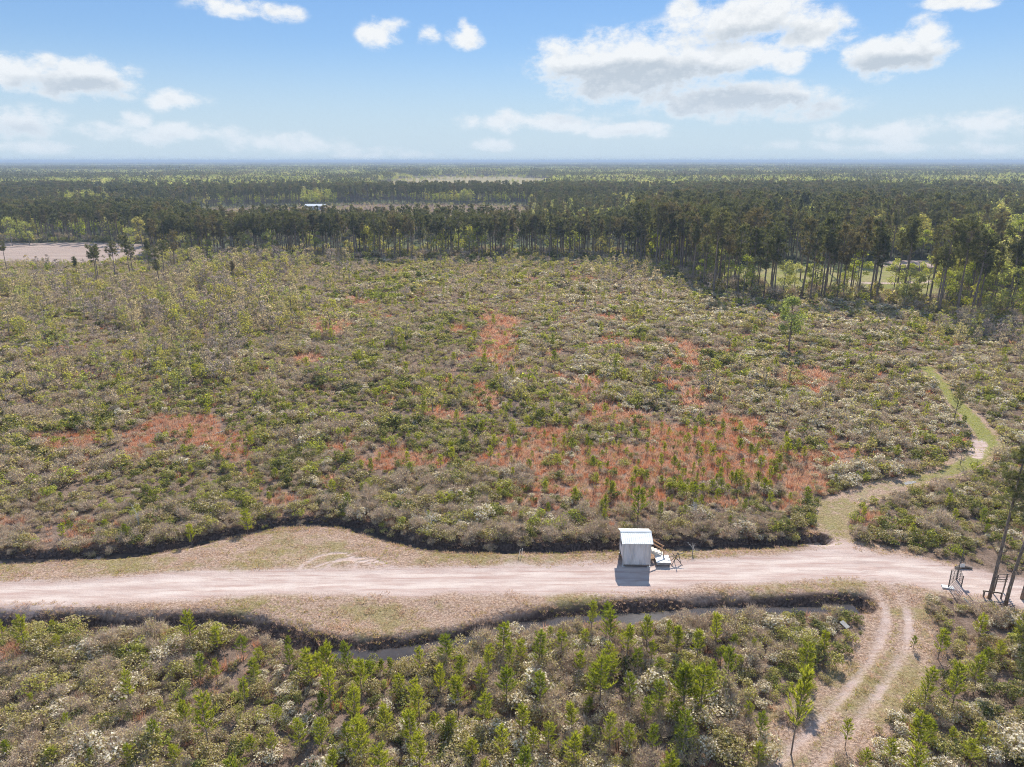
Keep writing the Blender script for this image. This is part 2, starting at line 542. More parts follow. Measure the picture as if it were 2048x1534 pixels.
def ground_mat():
    m, N, out = new_mat('ground_cover')
    geo = N.new('ShaderNodeNewGeometry')
    P = geo.outputs['Position']
    px, py, pz = N.xyz(P)
    flat = N.comb(px, py, 0.0)

    def attr(n):
        a = N.new('ShaderNodeAttribute')
        a.attribute_name = n
        return a.outputs['Fac']
    n_big = N.noise(flat, 0.11, 4, 0.6)
    n_mid = N.noise(flat, 0.75, 5, 0.62)
    n_fine = N.noise(flat, 4.5, 6, 0.68)
    n_grit = N.noise(flat, 16.0, 3, 0.7)
    streak = N.noise(N.mapping(flat, (0.22, 1.6, 1)), 1.0, 5, 0.62)
    streak2 = N.noise(N.mapping(flat, (0.10, 2.8, 1), (7, 3, 0)), 1.0, 4, 0.6)

    def edge(a, soft=0.22, amt=0.9):
        v = N.m('ADD', a, N.m('MULTIPLY', N.m('SUBTRACT', n_mid, 0.5), amt))
        v = N.m('ADD', v, N.m('MULTIPLY', N.m('SUBTRACT', n_fine, 0.5), amt * 0.55))
        return N.ss(v, 0.5 - soft, 0.5 + soft)
    litter = N.mix(N.ss(n_mid, 0.3, 0.7), (0.15, 0.108, 0.084), (0.28, 0.205, 0.165))
    litter = N.mix(N.ss(n_fine, 0.50, 0.70), litter, (0.075, 0.054, 0.042))
    # woodland floor and canopy colour where plants are too far to be told apart
    wood = N.mix(N.ss(N.noise(flat, 0.006, 5, 0.6), 0.42, 0.58), (0.075, 0.078, 0.052), (0.16, 0.17, 0.09))
    rust = N.mix(N.ss(n_fine, 0.3, 0.7), (0.30, 0.20, 0.15), (0.45, 0.35, 0.285))
    tan = N.mix(N.ss(n_fine, 0.34, 0.66), (0.26, 0.178, 0.135), (0.53, 0.39, 0.31))
    tan = N.mix(N.m('MULTIPLY', N.ss(n_grit, 0.52, 0.70), 0.6), tan, (0.13, 0.09, 0.066))
    olive = N.mix(N.ss(n_fine, 0.3, 0.7), (0.205, 0.175, 0.07), (0.33, 0.28, 0.135))
    verge = N.mix(N.m('MULTIPLY', N.ss(N.m('ADD', n_big, N.m('MULTIPLY', N.m('SUBTRACT', n_mid, 0.5), 0.5)), 0.47, 0.62), 0.75), tan, olive)
    sand = N.mix(N.ss(streak, 0.30, 0.68), (0.54, 0.447, 0.415), (0.44, 0.338, 0.305))
    sand = N.mix(N.m('MULTIPLY', N.ss(streak2, 0.50, 0.68), 0.75), sand, (0.37, 0.245, 0.212))
    sand = N.mix(N.m('MULTIPLY', N.ss(n_mid, 0.42, 0.62), 0.30), sand, (0.42, 0.30, 0.26))
    sand = N.mix(N.m('MULTIPLY', attr('wheel'), N.m('MULTIPLY', N.ss(streak, 0.62, 0.42), 0.7)), sand, (0.61, 0.53, 0.485))
    sand = N.mix(N.m('MULTIPLY', N.ss(n_fine, 0.5, 0.75), 0.35), sand, (0.35, 0.285, 0.245))
    bank = N.mix(N.ss(n_fine, 0.35, 0.7), (0.06, 0.042, 0.035), (0.18, 0.13, 0.112))  # brown bank soil, its colour darkened further to put shade into the ditches
    green = N.mix(N.ss(n_fine, 0.3, 0.7), (0.20, 0.215, 0.065), (0.31, 0.29, 0.13))
    green = N.mix(N.ss(n_mid, 0.58, 0.72), green, (0.34, 0.28, 0.215))
    lawn = N.mix(N.ss(n_big, 0.35, 0.65), (0.23, 0.235, 0.085), (0.32, 0.285, 0.15))
    field = N.mix(N.ss(N.noise(N.mapping(flat, (0.02, 0.25, 1)), 1.0, 4, 0.6), 0.3, 0.7), (0.33, 0.255, 0.225), (0.41, 0.33, 0.29))
    hay = N.mix(N.ss(N.noise(flat, 0.02, 4, 0.6), 0.35, 0.65), (0.36, 0.29, 0.17), (0.28, 0.25, 0.15))
    wood = N.mix(N.m('MULTIPLY', N.ss(py, 1000.0, 1600.0), 0.75), wood, hay)
    c = litter
    c = N.mix(attr('wood'), c, wood)
    c = N.mix(N.m('MULTIPLY', edge(attr('rust'), 0.4, 0.7), 0.6), c, rust)
    c = N.mix(edge(attr('verge'), 0.2), c, verge)
    c = N.mix(edge(attr('green'), 0.25), c, green)
    c = N.mix(edge(attr('bank'), 0.25), c, bank)
    c = N.mix(edge(attr('sand'), 0.26, 1.15), c, sand)
    c = N.mix(attr('lawn'), c, lawn)
    c = N.mix(attr('field'), c, field)
    c = N.mix(attr('hay'), c, hay)
    p = N.new('ShaderNodeBsdfDiffuse')
    N.l.new(c, p.inputs[0])
    b = N.new('ShaderNodeBump')
    b.inputs['Strength'].default_value = 0.7
    b.inputs['Distance'].default_value = 0.2
    rough = N.m('MULTIPLY', N.m('ADD', N.m('ADD', n_fine, n_mid), N.m('MULTIPLY', n_grit, 0.6)), N.m('SUBTRACT', 1.0, N.m('MULTIPLY', attr('sand'), 0.75)))
    N.l.new(rough, b.inputs['Height'])
    N.l.new(b.outputs[0], p.inputs['Normal'])
    N.l.new(p.outputs[0], out.inputs[0])
    return m


M_GROUND = ground_mat()


def water_mat():
    m, N, out = new_mat('ditch_water')
    p = N.new('ShaderNodeBsdfPrincipled')
    geo = N.new('ShaderNodeNewGeometry')
    n = N.noise(geo.outputs['Position'], 2.2, 3, 0.5)
    c = N.mix(n, (0.045, 0.039, 0.038), (0.085, 0.074, 0.072))
    N.l.new(c, p.inputs['Base Color'])
    p.inputs['Roughness'].default_value = 0.06
    p.inputs['IOR'].default_value = 1.33
    b = N.new('ShaderNodeBump')
    b.inputs['Strength'].default_value = 0.08
    b.inputs['Distance'].default_value = 0.02
    N.l.new(N.noise(geo.outputs['Position'], 5.0, 2, 0.5), b.inputs['Height'])
    N.l.new(b.outputs[0], p.inputs['Normal'])
    N.l.new(p.outputs[0], out.inputs[0])
    return m


M_WATER = water_mat()

# ------------------------------------------------------------------ object helpers


def tag(o, label=None, cat=None, group=None, kind=None):
    if label:
        o['label'] = label
    if cat:
        o['category'] = cat
    if group:
        o['group'] = group
    if kind:
        o['kind'] = kind
    return o


def link(name, mesh, parent=None, loc=None):
    o = bpy.data.objects.new(name, mesh)
    COL.objects.link(o)
    if parent is not None:
        o.parent = parent
    if loc is not None:
        o.location = loc
    return o


def empty(name, loc=(0, 0, 0), rz=0.0):
    o = bpy.data.objects.new(name, None)
    o.empty_display_size = 0.3
    COL.objects.link(o)
    o.location = loc
    o.rotation_euler = (0, 0, rz)
    return o


class MB:
    """collects polygons, then makes one mesh"""

    def __init__(self):
        self.v = []
        self.f = []
        self.mi = []
        self.n = 0

    def add(self, V, F, mat=0):
        V = np.asarray(V, float).reshape(-1, 3)
        self.v.append(V)
        for q in F:
            self.f.append(tuple(int(i) + self.n for i in q))
        self.mi.extend([mat] * len(F))
        self.n += len(V)

    def polys(self, V, k, mat=0):
        """V (N,k,3): N separate k-gons"""
        n = len(V)
        if n == 0:
            return
        idx = np.arange(n * k).reshape(n, k)
        self.add(V.reshape(-1, 3), idx, mat)

    def box(self, c, s, rot=None, mat=0):
        c = np.asarray(c, float)
        h = np.asarray(s, float) / 2
        V = np.array([[x, y, z] for x in (-1, 1) for y in (-1, 1) for z in (-1, 1)]) * h
        if rot is not None:
            V = V @ np.asarray(rot).T
        self.add(V + c, [(0, 1, 3, 2), (4, 6, 7, 5), (0, 4, 5, 1), (2, 3, 7, 6), (0, 2, 6, 4), (1, 5, 7, 3)], mat)

    def beam(self, a, b, w, h=None, mat=0, up=(0, 0, 1)):
        """rectangular bar from a to b"""
        h = h or w
        a, b = np.asarray(a, float), np.asarray(b, float)
        d = b - a
        L = np.linalg.norm(d)
        d = d / L
        up = np.asarray(up, float)
        if abs(d @ up) > 0.97:
            up = np.array([1.0, 0, 0])
        s = np.cross(d, up)
        s /= np.linalg.norm(s)
        t = np.cross(s, d)
        V = []
        for e in (a, b):
            for (i, j) in ((-1, -1), (1, -1), (1, 1), (-1, 1)):
                V.append(e + s * i * w / 2 + t * j * h / 2)
        self.add(V, [(3, 2, 1, 0), (4, 5, 6, 7), (0, 1, 5, 4), (1, 2, 6, 5), (2, 3, 7, 6), (3, 0, 4, 7)], mat)

    def tube(self, pts, rad, sides=6, mat=0, cap=True):
        pts = np.asarray(pts, float)
        n = len(pts)
        rad = np.broadcast_to(rad, (n,))
        V = []
        for i in range(n):
            d = pts[min(i + 1, n - 1)] - pts[max(i - 1, 0)]
            d = d / (np.linalg.norm(d) + 1e-9)
            up = np.array([0, 0, 1.0]) if abs(d[2]) < 0.9 else np.array([1.0, 0, 0])
            s = np.cross(d, up)
            s /= np.linalg.norm(s)
            t = np.cross(d, s)
            for k in range(sides):
                a = 2 * pi * k / sides
                V.append(pts[i] + rad[i] * (cos(a) * s + sin(a) * t))
        F = []
        for i in range(n - 1):
            for k in range(sides):
                k2 = (k + 1) % sides
                F.append((i * sides + k, i * sides + k2, (i + 1) * sides + k2, (i + 1) * sides + k))
        if cap:
            F.append(tuple(range(sides))[::-1])
            F.append(tuple((n - 1) * sides + k for k in range(sides)))
        self.add(V, F, mat)

    def mesh(self, name, mats, smooth=False):
        me = bpy.data.meshes.new(name)
        V = np.concatenate(self.v) if self.v else np.zeros((0, 3))
        me.from_pydata(V.tolist(), [], self.f)
        for m in mats:
            me.materials.append(m)
        me.polygons.foreach_set('material_index', np.array(self.mi, np.int32))
        if smooth:
            me.polygons.foreach_set('use_smooth', np.ones(len(self.f), bool))
        me.update()
        return me

    def build(self, name, mat, parent=None, loc=None):
        return link(name, self.mesh(name, [mat]), parent, loc)


def rand_dirs(r, n, zmin=-1.0):
    z = r.uniform(zmin, 1, n)
    a = r.uniform(0, 2 * pi, n)
    s = np.sqrt(np.maximum(0, 1 - z * z))
    return np.stack([s * np.cos(a), s * np.sin(a), z], -1)


def norm(v):
    return v / (np.linalg.norm(v, axis=-1, keepdims=True) + 1e-9)


def leaf_quads(r, C, nrm, size, aspect=0.6):
    """rhombic leaves with centre C, normal nrm and length size"""
    n = len(C)
    t = norm(np.cross(nrm, rand_dirs(r, n)))
    b = np.cross(nrm, t)
    L = (size * r.uniform(0.6, 1.35, n))[:, None]
    W = L * aspect
    return np.stack([C - t * L / 2, C + b * W / 2 + t * L * 0.05, C + t * L / 2, C - b * W / 2 + t * L * 0.05], 1)


def spikes(r, A, D, L, w):
    """thin triangles from A along D"""
    s = norm(np.cross(D, rand_dirs(r, len(A))))
    L = np.broadcast_to(L, (len(A),))[:, None]
    w = np.broadcast_to(w, (len(A),))[:, None]
    return np.stack([A - s * w / 2, A + s * w / 2, A + D * L], 1)

# ------------------------------------------------------------------ the ground sheet, cut into ground, road, tracks, field, lawn


def axis(fine_lo, fine_hi, step, far, growth=1.09, far_neg=None):
    a = list(np.arange(fine_lo, fine_hi, step))
    s = step
    p = a[-1]
    pos = []
    while p < far:
        s *= growth
        p += s
        pos.append(p)
    neg = []
    if far_neg is not None:
        s = step
        p = a[0]
        while p > far_neg:
            s *= growth
            p -= s
            neg.append(p)
    return np.array(neg[::-1] + a + pos)


def build_ground():
    X = axis(-62, 62, 0.36, 32000, 1.10, -32000)
    Y1 = np.arange(30, 84, 0.30)
    Y2 = np.arange(84, 330, 1.3)
    Y3 = []
    p, s = 330.0, 2.0
    while p < 32000:
        p += s
        s *= 1.07
        Y3.append(p)
    Yn = []
    p, s = 30.0, 0.4
    while p > -400:
        s *= 1.25
        p -= s
        Yn.append(p)
    Y = np.concatenate([Yn[::-1], Y1, Y2, Y3])
    gx, gy = np.meshgrid(X, Y)
    sh = gx.shape
    x, y = gx.ravel(), gy.ravel()
    z, q = height(x, y)
    scrub = in_poly(x, y, EDGE_POLY) | (y < 60)
    fe = fbm(x, y, 5.0, 41, 4) - 0.5
    road_w = 2.15 + 0.5 * (vnoise(x, y * 0, 30, 3) - 0.5)
    sand = 1 - sstep(q['dr'] + fe * 1.6, road_w - 1.3, road_w + 1.7)
    for k, A in enumerate(TURN_ARCS):
        d, _ = dist_line(x, y, A)
        sand = np.maximum(sand, 0.85 * np.exp(-(d / 0.20) ** 2))
        sand = np.maximum(sand, 0.60 * np.exp(-((d - 0.0) / 1.3) ** 2) * (0.6 + 0.8 * fe))
    t1 = q['t1']
    sand = np.maximum(sand, 0.60 * np.exp(-((t1 - 0.85) / 0.55) ** 2) * (0.9 + 1.3 * fe))
    sp, _ = dist_line(x, y, GP([(1962, 885), (1950, 912)]))
    sand = np.maximum(sand, 1 - sstep(sp, 0.5, 1.3))
    cor = q['cor']
    jn = np.hypot(x - G(1690, 1108)[0], y - G(1690, 1108)[1])
    sand = np.maximum(sand, 0.75 * (1 - sstep(jn, 1.5, 5)))
    verge = cor.astype(float)
    verge = np.maximum(verge, 1 - sstep(t1 + fe * 2.4, 1.8, 4.0))
    verge = np.maximum(verge, 1 - sstep(q['t2'] + fe * 1.8, 1.3, 2.4))
    green = np.maximum((1 - sstep(q['t2'] + fe * 1.4, 0.5, 1.5)) * np.clip(0.38 + sstep(y, 72, 90) * 0.55, 0, 1), 0.40 * np.exp(-(t1 / 0.4) ** 2))
    bank = np.maximum((1 - sstep(q['dn'], 0.9, 1.7)) * 0.9, (1 - sstep(q['ds'] + fe, 1.0, 2.2)) * 0.9)
    rust = rust_amount(x, y) * scrub
    rust[cor | (t1 < 2)] = 0
    field = in_poly(x, y, FIELD).astype(float)
    hay = np.zeros_like(x)
    for P in FAR_FIELDS:
        hay = np.maximum(hay, in_poly(x, y, P).astype(float))
    lawn = (in_poly(x, y, LAWN) & ~in_poly(x, y, EDGE_POLY)).astype(float)
    dl, _ = dist_line(x, y, LAWN_PATH)
    sand = np.maximum(sand, (1 - sstep(dl, 1.2, 2.6)) * lawn)
    bk = in_poly(x, y, POND_BANK)
    lawn[bk] = 0
    sand = np.maximum(sand, bk * 0.8)
    lawn = lawn * (1 - sand)
    pond = in_poly(x, y, POND)
    z = np.where(pond, -0.8, z)
    wood = (~scrub).astype(float) * (1 - field) * (1 - hay) * (1 - lawn)
    plant = in_poly(x, y, PLANT)
    wood = np.where(plant, 0.0, wood)
    wood[(y < 250) & (x > 60)] *= 0.4
    wheel = np.exp(-((q['dr'] - 0.85 + fe * .5) / 0.42) ** 2)
    A = dict(wheel=wheel, sand=sand, verge=verge, green=green, bank=bank, rust=rust, field=field, hay=hay, lawn=lawn, wood=wood)
    V = np.stack([x, y, z], -1).astype(np.float32)
    ny, nx = sh
    i = np.arange(ny * nx).reshape(ny, nx)
    F = np.stack([i[:-1, :-1], i[:-1, 1:], i[1:, 1:], i[1:, :-1]], -1).reshape(-1, 4)
    fc = lambda a: a[F].mean(1)
    cls = np.zeros(len(F), int)
    cls[(fc(lawn) > 0.5)] = 5
    cls[fc(field) > 0.5] = 4
    for P_i, P in enumerate(FAR_FIELDS):
        ins = fc(in_poly(x, y, P).astype(float)) > 0.5
        cls[ins] = 6 + P_i
    cls[(fc(q['t2']) < 1.75) & ~(fc(cor.astype(float)) > .5) & (fc(y) > 60)] = 3
    cls[(fc(t1) < 1.75) & (fc(q['dr']) > 2.2)] = 2
    cls[(fc(q['dr']) < 2.3)] = 1
    info = {0: ('ground', 'brown litter and bare earth under the scrub and woodland', 'ground'),
            1: ('dirt_road', 'pale pinkish sand road crossing between the two ditches', 'road'),
            2: ('two_track_path', 'sandy two-rut track curving down from the road to the lower right', 'path'),
            3: ('grass_path', 'green mown grass track winding up into the scrub', 'path'),
            4: ('ploughed_field', 'bare pinkish ploughed field behind the scrub on the left', 'field'),
            5: ('lawn', 'lime green lawn behind the tall pines on the right', 'lawn'),
            6: ('hay_field', 'large yellow hay field beyond the dark pine belt', 'field'),
            7: ('hay_field', 'small pale hay field among the woods on the far left', 'field'),
            8: ('hay_field', 'thin pale field in the far woods right of centre', 'field'),
            9: ('hay_field', 'narrow pale field left of the large yellow one', 'field'),
            10: ('hay_field', 'tiny pale clearing in the woods at far left', 'field')}
    for c, (nm, lab, cat) in info.items():
        Fk = F[cls == c]
        if len(Fk) == 0:
            continue
        used, invi = np.unique(Fk, return_inverse=True)
        Fi = invi.reshape(-1, 4)
        me = bpy.data.meshes.new(nm)
        me.vertices.add(len(used))
        me.vertices.foreach_set('co', V[used].ravel())
        me.loops.add(Fi.size)
        me.loops.foreach_set('vertex_index', Fi.ravel().astype(np.int32))
        me.polygons.add(len(Fi))
        me.polygons.foreach_set('loop_start', (np.arange(len(Fi)) * 4).astype(np.int32))
        me.polygons.foreach_set('use_smooth', np.ones(len(Fi), bool))
        me.update(calc_edges=True)
        for an, av in A.items():
            at = me.attributes.new(an, 'FLOAT', 'POINT')
            at.data.foreach_set('value', np.clip(av[used], 0, 1).astype(np.float32))
        me.materials.append(M_GROUND)
        tag(link(nm, me), lab, cat, kind='structure')


build_ground()


def ribbon(name, L, half, z, mat, label):
    L = np.asarray(L)
    d = np.gradient(L, axis=0)
    d /= np.linalg.norm(d, axis=1)[:, None]
    nrm = np.stack([-d[:, 1], d[:, 0]], -1)
    a, b = L + nrm * half, L - nrm * half
    n = len(L)
    V = np.zeros((2 * n, 3))
    V[0::2, :2] = b
    V[1::2, :2] = a
    V[:, 2] = z
    mb = MB()
    mb.add(V, [(2 * i, 2 * i + 2, 2 * i + 3, 2 * i + 1) for i in range(n - 1)])
    tag(mb.build(name, mat), label, 'water', kind='structure')


ribbon('ditch_water', DITCH_N, 1.1, -0.58, M_WATER, 'dark still water in the ditch on the far side of the road')
ribbon('ditch_water', DITCH_S[DITCH_S[:, 0] > G(640, 1310)[0]], 1.4, -0.74, M_WATER, 'grey water in the ditch on the near side of the road')
mb = MB()
mb.add([(p[0], p[1], -0.35) for p in POND], [tuple(range(len(POND)))[::-1]])
tag(mb.build('pond_water', M_WATER), 'small dark pond on the lawn behind the pines', 'water', kind='structure')
pu = GP([(1806, 966), (1816, 963), (1829, 962), (1833, 965), (1822, 968), (1810, 970)], 0.0)
mb = MB()
pz_, _ = height(pu[:, 0], pu[:, 1])
mb.add([(p[0], p[1], float(pz_.mean()) + 0.02) for p in pu], [tuple(range(len(pu)))[::-1]])
M_PUDDLE = plain_mat('sky_pale_puddle', (0.30, 0.285, 0.28), (0.38, 0.365, 0.36), 2.0, 0.06, space='Object', spec=0.6)  # pale grey base colour stands in for the sky reflected on the puddle
tag(mb.build('puddle_water', M_PUDDLE), 'small puddle shining beside the grass track bend', 'water', kind='structure')

# ------------------------------------------------------------------ plant shapes (each returns an MB)


def shrub_mb(seed, R=1.0, H=1.2, lobes=8, nleaf=300, ls=0.13, ntwig=60, tw=0.02, nflow=0, fs=0.12, nbud=0, bs=0.10, open_=0.35):
    """slots: 0 leaf, 1 stem/twig, 2 flower/bud"""
    r = np.random.default_rng(seed)
    mb = MB()
    a = r.uniform(0, 2 * pi, lobes)
    d = R * 0.72 * np.sqrt(r.uniform(0, 1, lobes))
    lc = np.stack([d * np.cos(a), d * np.sin(a), H * r.uniform(0.32, 0.78, lobes) * (1 - 0.35 * (d / R) ** 2)], -1)
    lr = R * r.uniform(0.26, 0.46, lobes)

    def pts(n, lo=0.70, hi=1.08, zmin=-0.2):
        k = r.integers(0, lobes, n)
        D = rand_dirs(r, n, zmin)
        rr = lr[k] * r.uniform(lo, hi, n)
        P = lc[k] + D * rr[:, None] * np.array([1, 1, 0.9])
        P[:, 2] = np.maximum(P[:, 2], 0.03)
        return P, D, k
    P, D, k = pts(nleaf)
    nn = norm(D * 0.6 + rand_dirs(r, nleaf) * 0.8 + np.array([0, 0, 0.85]))
    mb.polys(leaf_quads(r, P, nn, ls), 4, 0)
    # stems to each lobe, twigs out of the lobes
    base = np.stack([r.normal(0, 0.1 * R, lobes), r.normal(0, 0.1 * R, lobes), np.zeros(lobes)], -1)
    dv = lc - base
    mb.polys(spikes(r, base, norm(dv), np.linalg.norm(dv, axis=1) * 1.25, 0.05), 3, 1)
    if ntwig:
        P, D, k = pts(ntwig, 0.1, 0.6)
        DD = norm(D * 0.7 + np.array([0, 0, 0.75]) + rand_dirs(r, ntwig) * 0.45)
        mb.polys(spikes(r, P, DD, r.uniform(0.25, 0.75, ntwig) * R, tw), 3, 1)
    if nflow:
        P, D, k = pts(nflow, 0.85, 1.15, 0.1)
        mb.polys(leaf_quads(r, P, norm(D * .5 + rand_dirs(r, nflow) * .8 + np.array([0, 0, .8])), fs, 0.8), 4, 2)
    if nbud:
        P, D, k = pts(nbud, 0.5, 1.2, -0.2)
        mb.polys(leaf_quads(r, P, norm(D * .5 + rand_dirs(r, nbud) * .8 + np.array([0, 0, .8])), bs, 0.7), 4, 3)
    return mb


SHRUB_MATS = dict(evergreen=[M_EVER, M_STEM, M_FLOWER, M_OLIVE], olive=[M_OLIVE, M_STEM, M_FLOWER, M_BUD],
                  bare=[M_BUD, M_TWIG, M_FLOWER, M_BUD], flower=[M_OLIVE, M_TWIG, M_FLOWER, M_BUD],
                  lime=[M_LIME, M_STEM, M_FLOWER, M_OLIVE])


def shrub_set(kind, n, lod):
    out = []
    k = {0: 1.0, 1: 0.42, 2: 0.2}[lod]
    g = {0: 1.0, 1: 1.55, 2: 2.3}[lod]
    for i in range(n):
        s = hash((kind, i, lod)) % 1 + 100 * i + 7 * lod + {'evergreen': 1, 'olive': 2, 'bare': 3, 'flower': 4, 'lime': 5}[kind]
        R, H = 1.0, [1.0, 1.25, 1.1, 1.45][i % 4]
        if kind == 'evergreen':
            mb = shrub_mb(s, R, H, 9, int(500 * k), 0.145 * g, int(40 * k), 0.02 * g, 0, nbud=int(110 * k), bs=0.13 * g)
        elif kind == 'olive':
            mb = shrub_mb(s, R, H, 9, int(400 * k), 0.135 * g, int(120 * k), 0.02 * g, int(14 * k), nbud=int(170 * k), bs=0.12 * g)
        elif kind == 'bare':
            mb = shrub_mb(s, R, H, 8, int(180 * k), 0.11 * g, int(420 * k), 0.024 * g, int(10 * k), 0.1 * g, nbud=int(200 * k), bs=0.11 * g)
        elif kind == 'flower':
            mb = shrub_mb(s, R, H * 0.95, 8, int(230 * k), 0.12 * g, int(200 * k), 0.024 * g, int(270 * k), 0.14 * g, nbud=int(90 * k), bs=0.10 * g)
        else:
            mb = shrub_mb(s, R, H * 1.1, 8, int(380 * k), 0.15 * g, int(50 * k), 0.02 * g)
        out.append(mb.mesh(kind + '_shrub', SHRUB_MATS[kind]))
    return out


def tuft_mesh(seed, n, L, w, spread, mat, name, R=0.25):
    r = np.random.default_rng(seed)
    a = r.uniform(0, 2 * pi, n)
    d = R * np.sqrt(r.uniform(0, 1, n))
    A = np.stack([d * np.cos(a), d * np.sin(a), np.zeros(n) - 0.02], -1)
    D = norm(np.stack([np.cos(a) * spread * r.uniform(0.2, 1.2, n), np.sin(a) * spread * r.uniform(0.2, 1.2, n), np.ones(n)], -1) + rand_dirs(r, n) * 0.25)
    mb = MB()
    mb.polys(spikes(r, A, D, L * r.uniform(0.5, 1.2, n), w), 3, 0)
    return mb.mesh(name, [mat])


def young_pine(seed, H=3.6, lod=0):
    """trunk MB, crown MB; candelabra of upswept branches with long needles"""
    r = np.random.default_rng(seed)
    tr, cr = MB(), MB()
    bend = r.normal(0, 0.05, 2) * H
    zt = np.linspace(0, 1, 6)
    T = np.stack([bend[0] * zt ** 2 * 0.6, bend[1] * zt ** 2 * 0.6, H * zt * 0.95], -1)
    tr.tube(T, 0.05 * (1 - zt * 0.8) * (H / 3.6), 5)
    top = T[-1]
    nw = 9 if lod == 0 else 6
    dens = 1.0 if lod == 0 else 0.35
    wd = 0.028 if lod == 0 else 0.075

    def brush(a, b, n, L):
        t = r.uniform(0.25, 1.0, n)
        A = a + (b - a) * t[:, None]
        ax = norm((b - a)[None])[0]
        D = norm(rand_dirs(r, n) * 0.8 + ax * (0.5 + 0.7 * t[:, None]) + np.array([0, 0, 0.25]))
        cr.polys(spikes(r, A, D, L * r.uniform(0.7, 1.2, n), wd), 3, 0)
    crown_lo = r.uniform(0.20, 0.42)
    for w in range(nw):
        f = crown_lo + (0.93 - crown_lo) * (w / (nw - 1)) ** 0.9
        o = np.array([np.interp(f, zt, T[:, 0]), np.interp(f, zt, T[:, 1]), H * f * 0.95])
        nb = r.integers(3, 6)
        a0 = r.uniform(0, 2 * pi)
        for k in range(nb):
            a = a0 + 2 * pi * k / nb + r.normal(0, 0.25)
            L = H * (0.205 * (1 - f) ** 0.7 + 0.05) * r.uniform(0.6, 1.25)
            rise = L * r.uniform(0.6, 1.35)
            e = o + np.array([cos(a) * L, sin(a) * L, rise])
            tr.tube([o, o + (e - o) * np.array([0.6, 0.6, 0.35]), e], [0.018, 0.014, 0.006], 3, cap=False)
            brush(o, e, int(58 * dens), 0.25)
            if r.random() < 0.7:
                e2 = o + (e - o) * 0.6 + np.array([r.normal(0, .2), r.normal(0, .2), 0.12]) * L
                brush(o + (e - o) * 0.4, e2, int(16 * dens), 0.22)
    brush(top - np.array([0, 0, 0.3]), top + np.array([0, 0, H * 0.06]), int(60 * dens), 0.22)
    return tr, cr


def tall_pine(seed, H=17.0, lod=0):
    r = np.random.default_rng(seed)
    tr, cr = MB(), MB()
    zt = np.linspace(0, 1, 8)
    bend = r.normal(0, 0.02, 2) * H
    T = np.stack([bend[0] * np.sin(zt * 2.4), bend[1] * zt ** 2, H * zt], -1)
    tr.tube(T, (0.17 * (1 - zt) ** 0.8 + 0.03), 6 if lod == 0 else 4)
    cb = r.uniform(0.52, 0.74)
    R = r.uniform(1.3, 2.6)
    lop = r.uniform(0, 2 * pi)
    nc = {0: 64, 1: 36}[lod]
    nt = {0: 26, 1: 15}[lod]
    tl = {0: 0.62, 1: 0.85}[lod]
    wd = {0: 0.11, 1: 0.24}[lod]
    for i in range(nc):
        f = r.uniform(0, 1) ** 0.85
        zz = cb + (1.0 - cb) * f
        prof = (0.45 + 1.2 * f) if f < 0.40 else max(0.22, math.sqrt(max(0.0, 1 - ((f - 0.40) / 0.64) ** 2.4)))
        a = r.uniform(0, 2 * pi)
        rad = R * prof * r.uniform(0.25, 1.0) * (1 + 0.35 * cos(a - lop))
        ctr = np.array([np.interp(zz, zt, T[:, 0]) + rad * cos(a), np.interp(zz, zt, T[:, 1]) + rad * sin(a), H * zz + r.normal(0, 0.25)])
        o = np.array([np.interp(zz - .03, zt, T[:, 0]), np.interp(zz - .03, zt, T[:, 1]), H * (zz - 0.03)])
        if lod == 0 or i % 3 == 0:
            tr.tube([o, ctr], [0.045, 0.015], 3, cap=False)
        D = norm(rand_dirs(r, nt, -0.35) + np.array([cos(a) * .3, sin(a) * .3, 0.25]))
        A = ctr + r.normal(0, 0.16, (nt, 3))
        cr.polys(spikes(r, A - D * 0.15, D, tl * r.uniform(0.6, 1.2, nt), wd), 3, 0)
    # a few dead stubs below the crown
    if lod == 0:
        for i in range(7):
            zz = r.uniform(0.25, cb)
            a = r.uniform(0, 2 * pi)
            o = np.array([np.interp(zz, zt, T[:, 0]), np.interp(zz, zt, T[:, 1]), H * zz])
            tr.tube([o, o + np.array([cos(a), sin(a), r.uniform(-.1, .3)]) * r.uniform(0.4, 1.3)], [0.025, 0.008], 3, cap=False)
    return tr, cr


